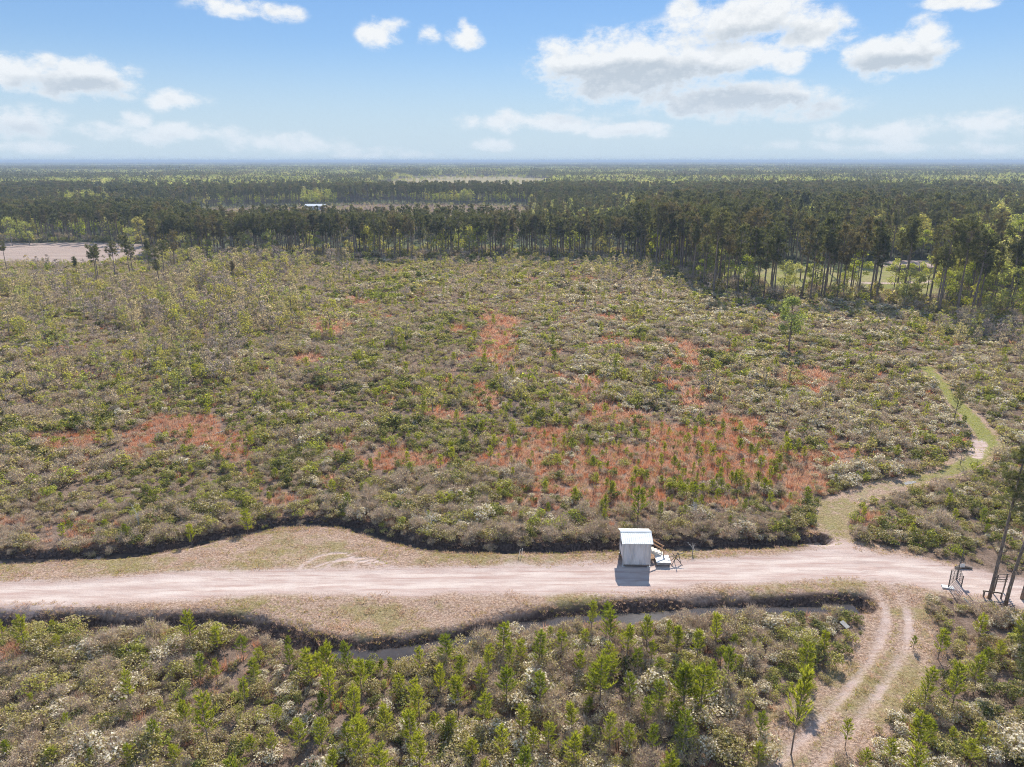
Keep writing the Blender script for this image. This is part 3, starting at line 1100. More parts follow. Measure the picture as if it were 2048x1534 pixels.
def hardwood(seed, H=12.0, R=3.2, nleaf=1100, ls=0.34, tb=0.30, sparse=1.0, sides=6, trunk_r=0.16):
    r = np.random.default_rng(seed)
    tr, cr = MB(), MB()
    zt = np.linspace(0, 1, 6)
    lean = r.normal(0, 0.04, 2) * H
    T = np.stack([lean[0] * zt, lean[1] * zt ** 2, H * 0.86 * zt], -1)
    tr.tube(T, trunk_r * (1 - zt) ** 0.9 + 0.02, sides)
    nl = 16
    per = nleaf // nl
    for i in range(nl):
        f = r.uniform(tb, 0.97)
        t = (f - tb) / (1 - tb)
        prof = math.sqrt(max(0.05, 1 - (2 * t - 0.85) ** 2 * 0.85))
        a = i * 2.4 + r.normal(0, 0.5)
        rad = R * prof * r.uniform(0.35, 0.85)
        c = np.array([lean[0] * f + rad * cos(a), lean[1] * f + rad * sin(a), H * f])
        s = max(tb * 0.7, f - r.uniform(0.08, 0.22))
        o = np.array([np.interp(s / .86, zt, T[:, 0]), np.interp(s / .86, zt, T[:, 1]), H * min(s, .84)])
        tr.tube([o, o + (c - o) * np.array([.5, .5, .38]), c], [trunk_r * 0.35, trunk_r * .22, 0.015], 4, cap=False)
        lr = R * r.uniform(0.22, 0.42)
        D = rand_dirs(r, per)
        P = c + D * (lr * r.uniform(0.25, 1.1, per) ** 0.8)[:, None] * np.array([1.1, 1.1, 0.8])
        nn = norm(D + rand_dirs(r, per) + np.array([0, 0, 0.4]))
        cr.polys(leaf_quads(r, P, nn, ls * sparse, 0.7), 4, 0)
        for k in range(5):
            d = rand_dirs(r, 1)[0]
            tr.tube([c, c + d * lr], [0.02, 0.006], 3, cap=False)
    return tr, cr


def merge(tr, cr):
    mb = MB()
    off = 0
    for src, mi in ((tr, 0), (cr, 1)):
        V = np.concatenate(src.v)
        mb.v.append(V)
        mb.f.extend([tuple(i + off for i in f) for f in src.f])
        mb.mi.extend([mi] * len(src.f))
        off += len(V)
    mb.n = off
    return mb


def far_pine_mb(r, H, n=46):
    """a distant pine: trunk and ragged crown of needle clumps"""
    tr, cr = MB(), MB()
    tr.tube([(0, 0, 0), (0, 0, H * .9)], [0.2, 0.07], 3, cap=False)
    cb = r.uniform(0.42, 0.6)
    R = r.uniform(2.0, 3.0)
    f = r.uniform(0, 1, n) ** 0.85
    a = r.uniform(0, 2 * pi, n)
    prof = np.where(f < .4, .4 + 1.4 * f, np.maximum(.2, 1 - ((f - .4) / .62) ** 2))
    rad = R * prof * r.uniform(0.3, 1, n)
    C = np.stack([rad * np.cos(a), rad * np.sin(a), H * (cb + (1 - cb) * f)], -1)
    nn = norm(rand_dirs(r, n) + np.stack([np.cos(a), np.sin(a), np.full(n, 0.5)], -1) * 0.6)
    cr.polys(leaf_quads(r, C, nn, 1.55, 0.62), 4, 0)
    return tr, cr


def far_hard_mb(r, H, n=64):
    tr, cr = MB(), MB()
    tr.tube([(0, 0, 0), (0, 0, H * .8)], [0.2, 0.05], 3, cap=False)
    R = r.uniform(2.6, 4.0)
    D = rand_dirs(r, n, -0.5)
    C = D * np.array([R, R, H * 0.36]) * (r.uniform(0.55, 1.05, n)[:, None]) + np.array([0, 0, H * 0.62])
    cr.polys(leaf_quads(r, C, norm(D + rand_dirs(r, n) * .7), 1.3, 0.75), 4, 0)
    return tr, cr


def patch_mesh(seed, kind, size, ntree, nq):
    """a stand of distant trees filling a square of ground; slots 0 bark, 1 pine, 2 hardwood"""
    r = np.random.default_rng(seed)
    mb = MB()
    g = int(math.ceil(math.sqrt(ntree)))
    for i in range(g):
        for j in range(g):
            x = (i + r.uniform(0.1, 0.9)) / g * size - size / 2
            y = (j + r.uniform(0.1, 0.9)) / g * size - size / 2
            pine = r.random() < (0.84 if kind == 'pine' else 0.16)
            H = r.uniform(10.5, 18) if pine else r.uniform(8, 16)
            sc = size / g / 5.2
            t, c = far_pine_mb(r, H, nq) if pine else far_hard_mb(r, H, int(nq * 1.25))
            for src, mi in ((t, 0), (c, 1 if pine else 2)):
                V = np.concatenate(src.v)
                k = max(1.0, sc * 0.8)
                V = V * np.array([k, k, 1]) + np.array([x, y, -0.2])
                mb.add(V, src.f, mi)
    return mb.mesh(kind + '_stand', [M_BARK, M_PINE, M_HARD])


# ------------------------------------------------------------------ scatter machinery


def stuff_instances(name, meshes, P, rot, scl, idx, label, cat):
    """ONE object: points carrying instances of the given meshes"""
    n = len(P)
    if n == 0:
        return None
    coll = bpy.data.collections.new(name + '_shapes')
    for i, me in enumerate(meshes):
        o = bpy.data.objects.new('%s_shape_%02d' % (name, i), me)
        coll.objects.link(o)
    me = bpy.data.meshes.new(name)
    me.vertices.add(n)
    me.vertices.foreach_set('co', np.asarray(P, np.float32).ravel())
    a = me.attributes.new('rot', 'FLOAT_VECTOR', 'POINT')
    a.data.foreach_set('vector', np.asarray(rot, np.float32).ravel())
    a = me.attributes.new('scl', 'FLOAT_VECTOR', 'POINT')
    a.data.foreach_set('vector', np.asarray(scl, np.float32).ravel())
    a = me.attributes.new('idx', 'INT', 'POINT')
    a.data.foreach_set('value', np.asarray(idx, np.int32))
    me.update()
    o = link(name, me)
    tag(o, label, cat, kind='stuff')
    ng = bpy.data.node_groups.new(name + '_scatter', 'GeometryNodeTree')
    ng.interface.new_socket('Geometry', in_out='INPUT', socket_type='NodeSocketGeometry')
    ng.interface.new_socket('Geometry', in_out='OUTPUT', socket_type='NodeSocketGeometry')
    gi = ng.nodes.new('NodeGroupInput')
    go = ng.nodes.new('NodeGroupOutput')
    ip = ng.nodes.new('GeometryNodeInstanceOnPoints')
    ci = ng.nodes.new('GeometryNodeCollectionInfo')
    ci.inputs['Collection'].default_value = coll
    ci.inputs['Separate Children'].default_value = True
    ci.inputs['Reset Children'].default_value = True
    ng.links.new(gi.outputs[0], ip.inputs['Points'])
    ng.links.new(ci.outputs[0], ip.inputs['Instance'])
    ip.inputs['Pick Instance'].default_value = True
    for nm, typ, sock in (('idx', 'INT', 'Instance Index'), ('rot', 'FLOAT_VECTOR', 'Rotation'), ('scl', 'FLOAT_VECTOR', 'Scale')):
        na = ng.nodes.new('GeometryNodeInputNamedAttribute')
        na.data_type = typ
        na.inputs['Name'].default_value = nm
        out = [s for s in na.outputs if s.enabled and s.name == 'Attribute'][0]
        ng.links.new(out, ip.inputs[sock])
    ng.links.new(ip.outputs[0], go.inputs[0])
    md = o.modifiers.new('scatter', 'NODES')
    md.node_group = ng
    return o


def in_frame(P, H, mu=0, mv=0):
    """which plants with base P and height H show inside the frame"""
    u, v, f = project(P)
    Q = P.copy()
    Q[:, 2] += H
    u2, v2, f2 = project(Q)
    return (u > 10 - mu) & (u < 2038 + mu) & (v2 < 1520) & (v > 325) & (v2 > 0) & (f > 5)


def roi(x, y, pad=0.16, extra=8.0, ymin=27):
    """inside the frame's view of the ground, with a margin on both sides"""
    return (np.abs(x) < np.maximum(y, 30) * (0.735 + pad) + 12 + extra) & (y > ymin)


def jitter(x0, x1, y0, y1, step, seed):
    r = np.random.default_rng(seed)
    gx, gy = np.meshgrid(np.arange(x0, x1, step), np.arange(y0, y1, step))
    x = gx.ravel() + r.uniform(-.5, .5, gx.size) * step
    y = gy.ravel() + r.uniform(-.5, .5, gx.size) * step
    k = roi(x, y)
    return x[k], y[k]


def zones(x, y):
    """phrases for where on the land plants stand, by things one can find in the picture"""
    x, y = np.asarray(x, float), np.asarray(y, float)
    u, v, _ = project(np.stack([x, y, np.zeros_like(x)], -1))
    dn = dist_line(x, y, DITCH_N)[0]
    ds = dist_line(x, y, DITCH_S)[0]
    t1, s1 = dist_line(x, y, TRACK_S)
    t2 = dist_line(x, y, TRACK_N)[0]
    out = []
    for i in range(len(x)):
        U, V = u[i], v[i]
        if dn[i] < 4.0 and V < 1135:
            z = ('along the far ditch at the left border' if U < 300 else 'along the far ditch left of the turnout') if U < 560 else \
                (('along the far ditch behind the turnout' if U < 860 else 'along the far ditch between turnout and cabin') if U < 1235 else 'along the far ditch right of the cabin')
        elif ds[i] < 3.5:
            z = ('along the near ditch at the left border' if U < 350 else 'along the near ditch left of the turnout') if U < 700 else \
                ('along the near ditch below the turnout' if U < 1100 else 'along the near ditch opposite the cabin')
        elif V > 1190:
            if (U > 1400 and s1[i] > 0) or U > 1820:
                z = 'right of the two-rut track ' + ('near the gate' if V < 1330 else 'at lower right')
            elif U > 1380:
                z = 'between near ditch and two-rut track' if V < 1380 else 'left of the two-rut track'
            elif U < 620:
                z = 'in the lower left foreground ' + ('just below the ditch' if V < 1380 else 'at the bottom border')
            else:
                z = 'in the scrub ' + ('just below the near ditch' if V < 1370 else 'at the bottom border') + (' left of centre' if U < 1000 else ' below the cabin')
        elif t2[i] < 5:
            z = 'beside the winding grass path'
        elif U > 1700 and V > 780:
            z = 'right of the winding grass path'
        elif V > 850:
            z = 'in the scrub beyond the road on the left' if U < 450 else ('in the scrub beyond the turnout' if U < 800 else (
                'in the rust-red grass left of the cabin' if U < 1230 else ('in the rust-red grass behind the cabin' if U < 1700 else 'beyond the road on the right')))
        elif V > 620:
            z = ('in the left scrub ' + ('near the picture border ' if U < 170 else ('halfway to the centre ' if U > 340 else '')) + ('high up' if V < 700 else 'lower down')) if U < 500 else ((('in the upper' if V < 700 else 'in the lower') + ' middle of the clearing ' + ('left of the rust strip' if U < 900 else 'around the rust strip')) if U < 1100 else (
                'in the middle of the scrub near the lone tree' if U > 1430 else 'in the middle of the clearing right of the rust strip'))
        else:
            z = 'at the far edge of the scrub ' + ('by the ploughed field' if U < 330 else ('before the straight pine belt' if U < 1250 else 'before the right-hand pines'))
        out.append(z)
    return out


def copies(kind, parts_variants, P, rz, S, var, label_fn, cat, group, tilt=None):
    Z = zones(P[:, 0], P[:, 1])
    """individual things: a root Empty with copies of its parts (shared meshes), or a single mesh object"""
    protos = {}
    for i in range(len(P)):
        vi = int(var[i])
        x, y, z = map(float, P[i])
        if isinstance(parts_variants[0], dict):
            o = bpy.data.objects.new(kind, None)
            o.empty_display_size = 0.3
            COL.objects.link(o)
            for pn, me in parts_variants[vi].items():
                key = (vi, pn)
                if key not in protos:
                    c = bpy.data.objects.new(pn, me)
                    protos[key] = c
                else:
                    c = protos[key].copy()
                COL.objects.link(c)
                c.parent = o
        else:
            key = vi
            if key not in protos:
                o = bpy.data.objects.new(kind, parts_variants[vi])
                protos[key] = o
            else:
                o = protos[key].copy()
            COL.objects.link(o)
        o.location = (x, y, z)
        o.rotation_euler = (0, 0, float(rz[i])) if tilt is None else (float(tilt[i][0]), float(tilt[i][1]), float(rz[i]))
        s = S[i]
        o.scale = tuple(map(float, s)) if np.ndim(s) else (float(s),) * 3
        tag(o, label_fn(x, y, i, Z[i]), cat, group)


def split_top(P, Hm, n):
    """indices of the n plants that show largest, and the rest"""
    vis = in_frame(P, Hm)
    d = np.hypot(np.hypot(P[:, 0], P[:, 1]), CAM_H)
    a = np.where(vis, Hm / d, 0)
    o = np.argsort(-a)
    top = o[:n][a[o[:n]] > 0]
    rest = np.ones(len(P), bool)
    rest[top] = False
    return top, np.nonzero(rest)[0]


# ------------------------------------------------------------------ scrub
def place_scrub():
    r = np.random.default_rng(11)
    xs, ys, base = [], [], []
    for (y0, y1, st, sd) in ((26, 62, 0.86, 1), (62, 112, 0.98, 2), (112, 190, 1.22, 3), (190, 325, 1.5, 4)):
        x, y = jitter(-330, 330, y0, y1, st, sd)
        xs.append(x)
        ys.append(y)
        base.append(np.full(len(x), st))
    x, y, st = map(np.concatenate, (xs, ys, base))
    z, q = height(x, y)
    inside = in_poly(x, y, EDGE_POLY) | (y < 60)
    fe = fbm(x, y, 6, 77, 3) - 0.5
    ok = inside & ~q['cor'] & (q['dn'] > 0.62) & (q['ds'] > np.where(x > G(720, 1300)[0], 1.5, np.where(x > G(560, 1300)[0], 1.0, .3)))
    ok &= (q['t1'] + fe * 3.0 > 2.3) & (q['t2'] + fe * 1.6 > 1.7) & (q['dr'] > 4.0)
    ok &= ~((q['t1'] < 3.6) & (q['ss'] != 9) & (dist_line(x, y, TRACK_S)[1] < 0) & (r.random(len(x)) < 0.75))
    ru = rust_amount(x, y)
    gap = fbm(x, y, 5.0, 55, 3)
    ok &= r.random(len(x)) > ru * 0.74
    ok &= ~((gap < 0.30) & (r.random(len(x)) < 0.8))
    x, y, z, st, ru, gap = [a[ok] for a in (x, y, z, st, ru, gap)]
    q = {k: v[ok] for k, v in q.items()}
    n = len(x)
    fore = y < 56
    left = sstep(-x / np.maximum(y, 1), -0.25, 0.2)
    far = sstep(y, 95, 160)
    n1 = fbm(x, y, 13, 201, 3) - 0.5
    n2 = fbm(x, y, 17, 202, 3) - 0.5
    n3 = fbm(x, y, 11, 203, 3) - 0.5
    W = np.zeros((n, 5))            # evergreen, olive, bare, flower, lime
    uu, vv, _ = project(np.stack([x, y, z], -1))
    lush = np.exp(-((uu - 900) / 420) ** 2 - ((vv - 850) / 130) ** 2) + .8 * np.exp(-((uu - 350) / 350) ** 2 - ((vv - 1010) / 60) ** 2)
    W[:, 0] = np.where(fore, 0.12, 0.15 - 0.08 * far + 0.26 * lush) + n1 * 1.25
    W[:, 1] = np.where(fore, 0.44, 0.30) + n2 * 0.8
    W[:, 2] = np.where(fore, 0.30, 0.36 + 0.14 * far) - n1 * 1.0
    W[:, 3] = np.where(fore, 0.22, 0.03 + 0.42 * (1 - left) * sstep(y, 72, 100) * (1 - 0.5 * sstep(y, 200, 260))) + n3 * 0.9
    W[:, 4] = np.where(fore, 0.05, 0.05 + 0.03 * far + .05 * lush) + n2 * 0.18
    rim = (q['dn'] < 3.2)
    W[rim] += np.array([0.0, 0.25, 0.75, -0.1, 0.0])
    W = np.maximum(W, 0.015)
    W /= W.sum(1, keepdims=True)
    c = (r.random(n)[:, None] > np.cumsum(W, 1)).sum(1).clip(0, 4)
    S = st * r.uniform(0.62, 1.20, n) * np.where(r.random(n) < .12, 1.35, 1.0) * np.where(r.random(n) < .25, .6, 1.0)
    S *= np.where(fore, 0.92, 0.88) * (0.78 + 0.5 * sstep(fbm(x, y, 8.0, 65, 3), .38, .62)) * np.where(r.random(n) < .05, 1.5, 1.0)
    S[rim] *= np.where(q['dn'][rim] < 1.3, .8, 1.4)
    S = np.minimum(S, st * np.where(rim, 1.25, 1.55))
    S[ru > 0.4] *= 0.75
    hz = r.uniform(0.75, 1.25, n)
    hz = np.where(y > 130, hz * 0.78, hz * 0.92)
    SC = np.stack([S, S, S * hz], -1)
    rz = r.uniform(0, 2 * pi, n)
    names = ['evergreen', 'olive', 'bare', 'flower', 'lime']
    obj_names = ['evergreen_shrub', 'olive_shrub', 'twiggy_shrub', 'flowering_shrub', 'lime_shrub']
    look = ['dark evergreen shrub', 'olive-leaved shrub', 'grey-brown twiggy shrub', 'cream-flowering twiggy shrub', 'bright yellow-green shrub']
    rest_lab = ['distant dark green evergreen scrub covering the clearing', 'distant olive-leaved scrub covering the clearing',
                'distant grey-brown twiggy scrub covering the clearing', 'distant pale-flowering scrub covering the clearing',
                'scattered distant yellow-green bushes in the clearing']
    nind = [300, 300, 300, 300, 120]
    for k in range(5):
        m = np.nonzero(c == k)[0]
        meshes = shrub_set(names[k], 5, 0) + shrub_set(names[k], 4, 1) + shrub_set(names[k], 4, 2)
        P = np.stack([x[m], y[m], z[m] - 0.04], -1)
        d = np.hypot(P[:, 0], P[:, 1])
        vi = np.where(d < 90, r.integers(0, 5, len(m)), np.where(d < 165, r.integers(5, 9, len(m)), r.integers(9, 13, len(m))))
        top, rest = split_top(P, SC[m][:, 2] * 1.2, nind[k])
        copies(obj_names[k], meshes, P[top], rz[m][top], SC[m][top], vi[top],
               lambda a, b, i, z, k=k: look[k] + ' ' + z, 'shrub', look[k] + 's in the scrub')
        rot = np.zeros((len(rest), 3))
        rot[:, 2] = rz[m][rest]
        stuff_instances(names[k] + '_scrub', meshes, P[rest], rot, SC[m][rest], vi[rest], rest_lab[k], 'scrub')


def place_grasses():
    r = np.random.default_rng(12)
    # rust-red broom grass
    xs, ys, st = [], [], []
    for (y0, y1, s, sd) in ((27, 56, 0.55, 21), (60, 100, 0.50, 22), (100, 170, 0.85, 23), (170, 290, 1.4, 24)):
        x, y = jitter(-180, 180, y0, y1, s, sd)
        xs.append(x), ys.append(y), st.append(np.full(len(x), s))
    x, y, st = map(np.concatenate, (xs, ys, st))
    z, q = height(x, y)
    ru = rust_amount(x, y)
    ok = (r.random(len(x)) < np.maximum(ru * 0.9, .10 * (fbm(x, y, 12, 62, 3) > .52))) & ~q['cor'] & (q['dn'] > 1.2) & (q['ds'] > 1.2) & (q['t1'] > 1.8) & (q['t2'] > 1.5) & (in_poly(x, y, EDGE_POLY) | (y < 60))
    x, y, z, st = x[ok], y[ok], z[ok], st[ok]
    n = len(x)
    meshes = [tuft_mesh(300 + i, 46, 0.72, 0.034, 0.55, M_RUST, 'rust_grass', 0.30) for i in range(4)]
    meshes += [tuft_mesh(310 + i, 26, 0.74, 0.075, 0.6, M_RUST, 'rust_grass', 0.36) for i in range(3)]
    meshes += [tuft_mesh(314 + i, 40, 0.55, 0.036, 0.7, M_DRY, 'rust_grass', 0.30) for i in range(2)] + [tuft_mesh(317, 24, 0.6, 0.08, 0.7, M_DRY, 'rust_grass', 0.36)]
    S = st / 0.5 * r.uniform(0.7, 1.15, n)
    S = np.where(st > .6, S * 0.85, S)
    SC = np.stack([S, S, np.minimum(S, 1.25) * r.uniform(0.7, 1.15, n)], -1)
    vi = np.where(st < 0.6, r.integers(0, 4, n), r.integers(4, 7, n))
    straw = r.random(n) < 0.22 + 0.9 * np.maximum(0, fbm(x, y, 4.0, 61, 3) - .5)
    vi = np.where(straw, np.where(st < .6, r.integers(7, 9, n), 9), vi)
    rot = np.stack([np.zeros(n), np.zeros(n), r.uniform(0, 6.28, n)], -1)
    stuff_instances('rust_grass', meshes, np.stack([x, y, z], -1), rot, SC, vi, 'rust-red broom grass in patches through the scrub', 'grass')
    # dry grass of the verges and ditch banks
    x, y = jitter(-75, 75, 26, 76, 0.33, 25)
    z, q = height(x, y)
    fe = fbm(x, y, 3.0, 88, 3) - 0.5
    onbank = (q['ds'] > 0.75) & (q['ds'] < 2.7) & (x < G(1722, 1222)[0] + 2) | (q['dn'] > 0.7) & (q['dn'] < 1.8)
    tr = (q['t1'] > 1.25) & (q['t1'] + fe * 3 < 4.2) & (q['dr'] > 2.5)
    mid = (q['t1'] < 0.35) & (q['dr'] > 2.5)
    ok = (q['cor'] & (q['dr'] + fe * 1.6 > 2.35)) | onbank | tr | mid
    ok &= (q['ds'] + fe * .9 > 0.72) & (q['dn'] > 0.6) & (q['t2'] > 1.3) & (np.abs(q['t1'] - 0.8) > 0.3)
    for A in TURN_ARCS:
        d, _ = dist_line(x, y, A)
        ok &= (d > 0.28)
    keep = r.random(len(x)) < np.where(onbank, 0.75 + fe * 1.5, 0.62 + fe * 1.2)
    ok &= keep
    x, y, z, onb = x[ok], y[ok], z[ok], onbank[ok]
    n = len(x)
    meshes = [tuft_mesh(320 + i, 30, 0.20, 0.022, 1.1, M_DRY, 'dry_grass', 0.17) for i in range(5)]
    S = r.uniform(0.4, 1.3, n) * np.where(onb, 1.0 + 1.6 * (fbm(x, y, 1.6, 99, 2) - .5), 0.8 + 1.1 * (r.random(n) < .12) + 1.3 * np.maximum(0, fbm(x, y, 2.0, 98, 2) - .55))
    SC = np.stack([S, S, S * np.where(onb, 1.1, 0.8)], -1)
    rot = np.stack([np.zeros(n), np.zeros(n), r.uniform(0, 6.28, n)], -1)
    stuff_instances('dry_grass', meshes, np.stack([x, y, z], -1), rot, SC, r.integers(0, 5, n), 'short dry tan grass on the road verges and ditch banks', 'grass')
    # green grass on the path and in the verge
    x, y = jitter(-75, 150, 26, 130, 0.42, 26)
    z, q = height(x, y)
    fe = fbm(x, y, 4.0, 91, 3) - 0.5
    ok = ((q['t2'] + fe * 2 < 1.2) & (q['dr'] > 3.5) & (fe + sstep(y, 66, 90) * .3 > 0.05)) | (q['cor'] & (q['dr'] + fe > 2.6) & (fe > 0.08)) | ((q['t1'] < 0.35) & (q['dr'] > 2.5) & (fe > 0.0)) | ((q['dn'] > 1.0) & (q['dn'] < 1.9) & q['cor'])
    ok &= (q['ds'] > 0.9) & (q['dn'] > 0.8) & (r.random(len(x)) < 0.6)
    x, y, z = x[ok], y[ok], z[ok]
    n = len(x)
    meshes = [tuft_mesh(340 + i, 26, 0.15, 0.024, 1.0, M_GREEN, 'green_grass', 0.17) for i in range(4)]
    S = r.uniform(0.6, 1.2, n)
    rot = np.stack([np.zeros(n), np.zeros(n), r.uniform(0, 6.28, n)], -1)
    stuff_instances('green_grass', meshes, np.stack([x, y, z], -1), rot, np.stack([S, S, S], -1), r.integers(0, 4, n),
                    'short green grass on the winding path and verges', 'grass')


place_scrub()
place_grasses()

# ------------------------------------------------------------------ young pines


def top_height(u, vt, Y):
    d = pix_dir(u, vt)
    return CAM_H + d[2] * Y / d[1]


A_ = [(120, 240, 150, 450), (340, 350, 345, 450), (1270, 300, 1280, 460), (1420, 350, 1425, 490), (1520, 420, 1520, 530), (1690, 330, 1690, 430),
      (1700, 410, 1700, 560), (1920, 400, 1925, 680), (1270, 490, 1275, 640), (1490, 490, 1490, 630), (1420, 600, 1440, 790), (1190, 690, 1225, 1030),
      (180, 690, 200, 790), (320, 1010, 320, 1140), (940, 730, 950, 830), (770, 990, 780, 1130), (1030, 990, 1040, 1130), (1460, 930, 1480, 1080),
      (1590, 920, 1600, 1070), (1740, 840, 1760, 1050), (1900, 830, 1890, 1060), (20, 260, 20, 390), (540, 1020, 540, 1130), (400, 810, 400, 920),
      (320, 260, 320, 350), (60, 960, 60, 1090)]
B_ = [(115, 480, 130, 740), (230, 490, 240, 580), (300, 475, 300, 570), (460, 420, 470, 590), (625, 350, 625, 560), (580, 510, 590, 720),
      (350, 580, 350, 720), (430, 600, 440, 800), (955, 280, 955, 480), (990, 400, 995, 580), (1170, 320, 1165, 560), (1060, 370, 1060, 520),
      (860, 440, 870, 610), (830, 540, 830, 700), (980, 540, 975, 800), (1180, 560, 1170, 790), (1470, 150, 1470, 330), (1560, 160, 1560, 335),
      (1420, 310, 1430, 430), (1790, 240, 1790, 460), (1970, 300, 1970, 480), (1920, 270, 1920, 380), (1740, 430, 1735, 590), (1860, 480, 1855, 630),
      (1590, 460, 1580, 650), (1540, 470, 1520, 780), (1480, 520, 1480, 730), (1690, 570, 1690, 770), (2010, 530, 2000, 840), (1870, 620, 1860, 830),
      (850, 690, 850, 920), (1070, 760, 1070, 960), (1365, 740, 1355, 940), (1780, 720, 1780, 910), (1575, 800, 1575, 1030), (650, 820, 650, 970),
      (270, 750, 275, 960), (140, 810, 140, 1010), (400, 780, 420, 1060), (950, 890, 950, 1120), (1225, 860, 1220, 1060), (50, 870, 50, 1050),
      (1230, 300, 1230, 390), (1950, 740, 1945, 900), (560, 800, 560, 940), (1130, 900, 1130, 1060), (1680, 880, 1680, 1060), (770, 960, 775, 1120)]
C_ = [(20, 300, 10, 480), (130, 320, 130, 530), (240, 220, 240, 430), (265, 410, 270, 530), (80, 530, 50, 840), (175, 520, 150, 850), (460, 370, 460, 460),
      (350, 350, 345, 440), (750, 400, 745, 660), (690, 530, 685, 1050), (800, 560, 795, 650), (890, 320, 870, 480), (1450, 530, 1460, 770),
      (1580, 360, 1590, 450), (1000, 850, 1000, 1010), (1700, 950, 1710, 1120), (1610, 890, 1620, 1000), (500, 800, 500, 980), (430, 740, 430, 860),
      (1250, 960, 1250, 1130), (490, 990, 490, 1120), (380, 470, 380, 570), (1110, 1020, 1110, 1150), (1400, 360, 1400, 430), (1820, 430, 1820, 560)]


def place_young_pines():
    r = np.random.default_rng(13)
    X, Yy, Hh = [], [], []
    for lst, ox in ((A_, 0), (B_, 680), (C_, 1348)):
        for (ut, vt, ub, vb) in lst:
            k = 700 / 2048.0
            g = G(ox + ub * k, 1150 + vb * k)
            h = top_height(ox + ut * k, 1150 + vt * k, g[1])
            X.append(g[0]), Yy.append(g[1]), Hh.append(max(1.2, h))
    nex = len(X)
    # the planting goes on between and beyond them
    x, y = jitter(-60, 60, 27, 51, 2.3, 31)
    z, q = height(x, y)
    u, v, _ = project(np.stack([x, y, z], -1))
    dens = np.where(u < 600, 0.12, np.where(u < 1480, 0.74, 0.26)) * sstep(v, 1270, 1330)
    ok = (q['ds'] > 2.0) & ~q['cor'] & (q['t1'] > 3.0) & (r.random(len(x)) < dens) & (y < 49)
    for i in np.nonzero(ok)[0]:
        if min(np.hypot(np.array(X) - x[i], np.array(Yy) - y[i])) > 1.25:
            X.append(x[i]), Yy.append(y[i]), Hh.append(r.uniform(1.8, 4.2))
    # small ones in the rust grass and the scrub beyond the road
    x, y = jitter(-60, 80, 61, 115, 1.35, 32)
    z, q = height(x, y)
    u, v, _ = project(np.stack([x, y, z], -1))
    dens = 0.05 + 0.50 * np.exp(-((u - 1450) / 190) ** 2 - ((v - 955) / 70) ** 2) + 0.22 * np.exp(-((u - 1230) / 200) ** 2 - ((v - 880) / 80) ** 2) \
        + 0.14 * np.exp(-((u - 950) / 200) ** 2 - ((v - 880) / 90) ** 2) + 0.3 * np.exp(-((u - 1330) / 120) ** 2 - ((v - 1010) / 30) ** 2)
    ok = (q['dn'] > 1.5) & ~q['cor'] & (q['t2'] > 2.2) & (q['dr'] > 5) & (r.random(len(x)) < dens)
    X += list(x[ok]); Yy += list(y[ok]); Hh += list(r.uniform(1.1, 2.3, ok.sum()))
    X += [G(1275, 1050)[0], G(1210, 1030)[0], G(495, 1060)[0], G(383, 1082)[0], G(1320, 1040)[0]]
    Yy += [G(1275, 1050)[1], G(1210, 1030)[1], G(495, 1060)[1], G(383, 1082)[1], G(1320, 1040)[1]]
    Hh += [4.4, 2.4, 3.0, 2.8, 2.2]
    # sparse ones farther back
    x, y = jitter(-200, 200, 115, 290, 4.6, 33)
    z, q = height(x, y)
    ok = in_poly(x, y, EDGE_POLY) & (q['t2'] > 2.5) & (r.random(len(x)) < 0.42)
    X += list(x[ok]); Yy += list(y[ok]); Hh += list(r.uniform(1.3, 3.2, ok.sum()))
    X, Yy, Hh = map(np.array, (X, Yy, Hh))
    z, _ = height(X, Yy)
    P = np.stack([X, Yy, z - 0.03], -1)
    n = len(P)
    var = []
    full = []
    for i in range(7):
        t, c = young_pine(500 + i, 3.6, 0)
        var.append({'trunk': t.mesh('young_pine_trunk', [M_BARK]), 'crown': c.mesh('young_pine_crown', [M_YPINE])})
        full.append(merge(t, c).mesh('young_pine', [M_BARK, M_YPINE]))
    for i in range(4):
        t, c = young_pine(520 + i, 3.6, 1)
        full.append(merge(t, c).mesh('young_pine', [M_BARK, M_YPINE]))
    wf = r.uniform(.78, 1.18, n)
    S = np.stack([Hh / 3.6 * wf, Hh / 3.6 * wf, Hh / 3.6], -1)
    S[Hh > 4.6] *= np.array([0.6, 0.6, 1])
    S[Hh < 2.4] *= np.array([1.15, 1.15, 1])
    vi = r.integers(0, 7, n)
    rz = r.uniform(0, 6.28, n)
    top, rest = split_top(P, Hh, 300)

    def lab(a, b, i, z):
        h = Hh[top[i]]
        size = 'tall slender' if h > 4.3 else ('young' if h > 2.4 else 'small')
        return size + ' bright green pine ' + z
    copies('young_pine', var, P[top], rz[top], S[top], vi[top], lab, 'pine sapling', 'young pines in the scrub')
    rot = np.zeros((len(rest), 3))
    rot[:, 2] = rz[rest]
    vr = np.where(P[rest][:, 1] < 80, vi[rest], 7 + vi[rest] % 4)
    stuff_instances('pine_seedlings', full, P[rest], rot, S[rest], vr, 'small distant young pines dotted through the scrub', 'pine sapling')


place_young_pines()

# ------------------------------------------------------------------ tall trees


def edge_dist(x, y):
    d, s = dist_line(x, y, EDGE)
    return d


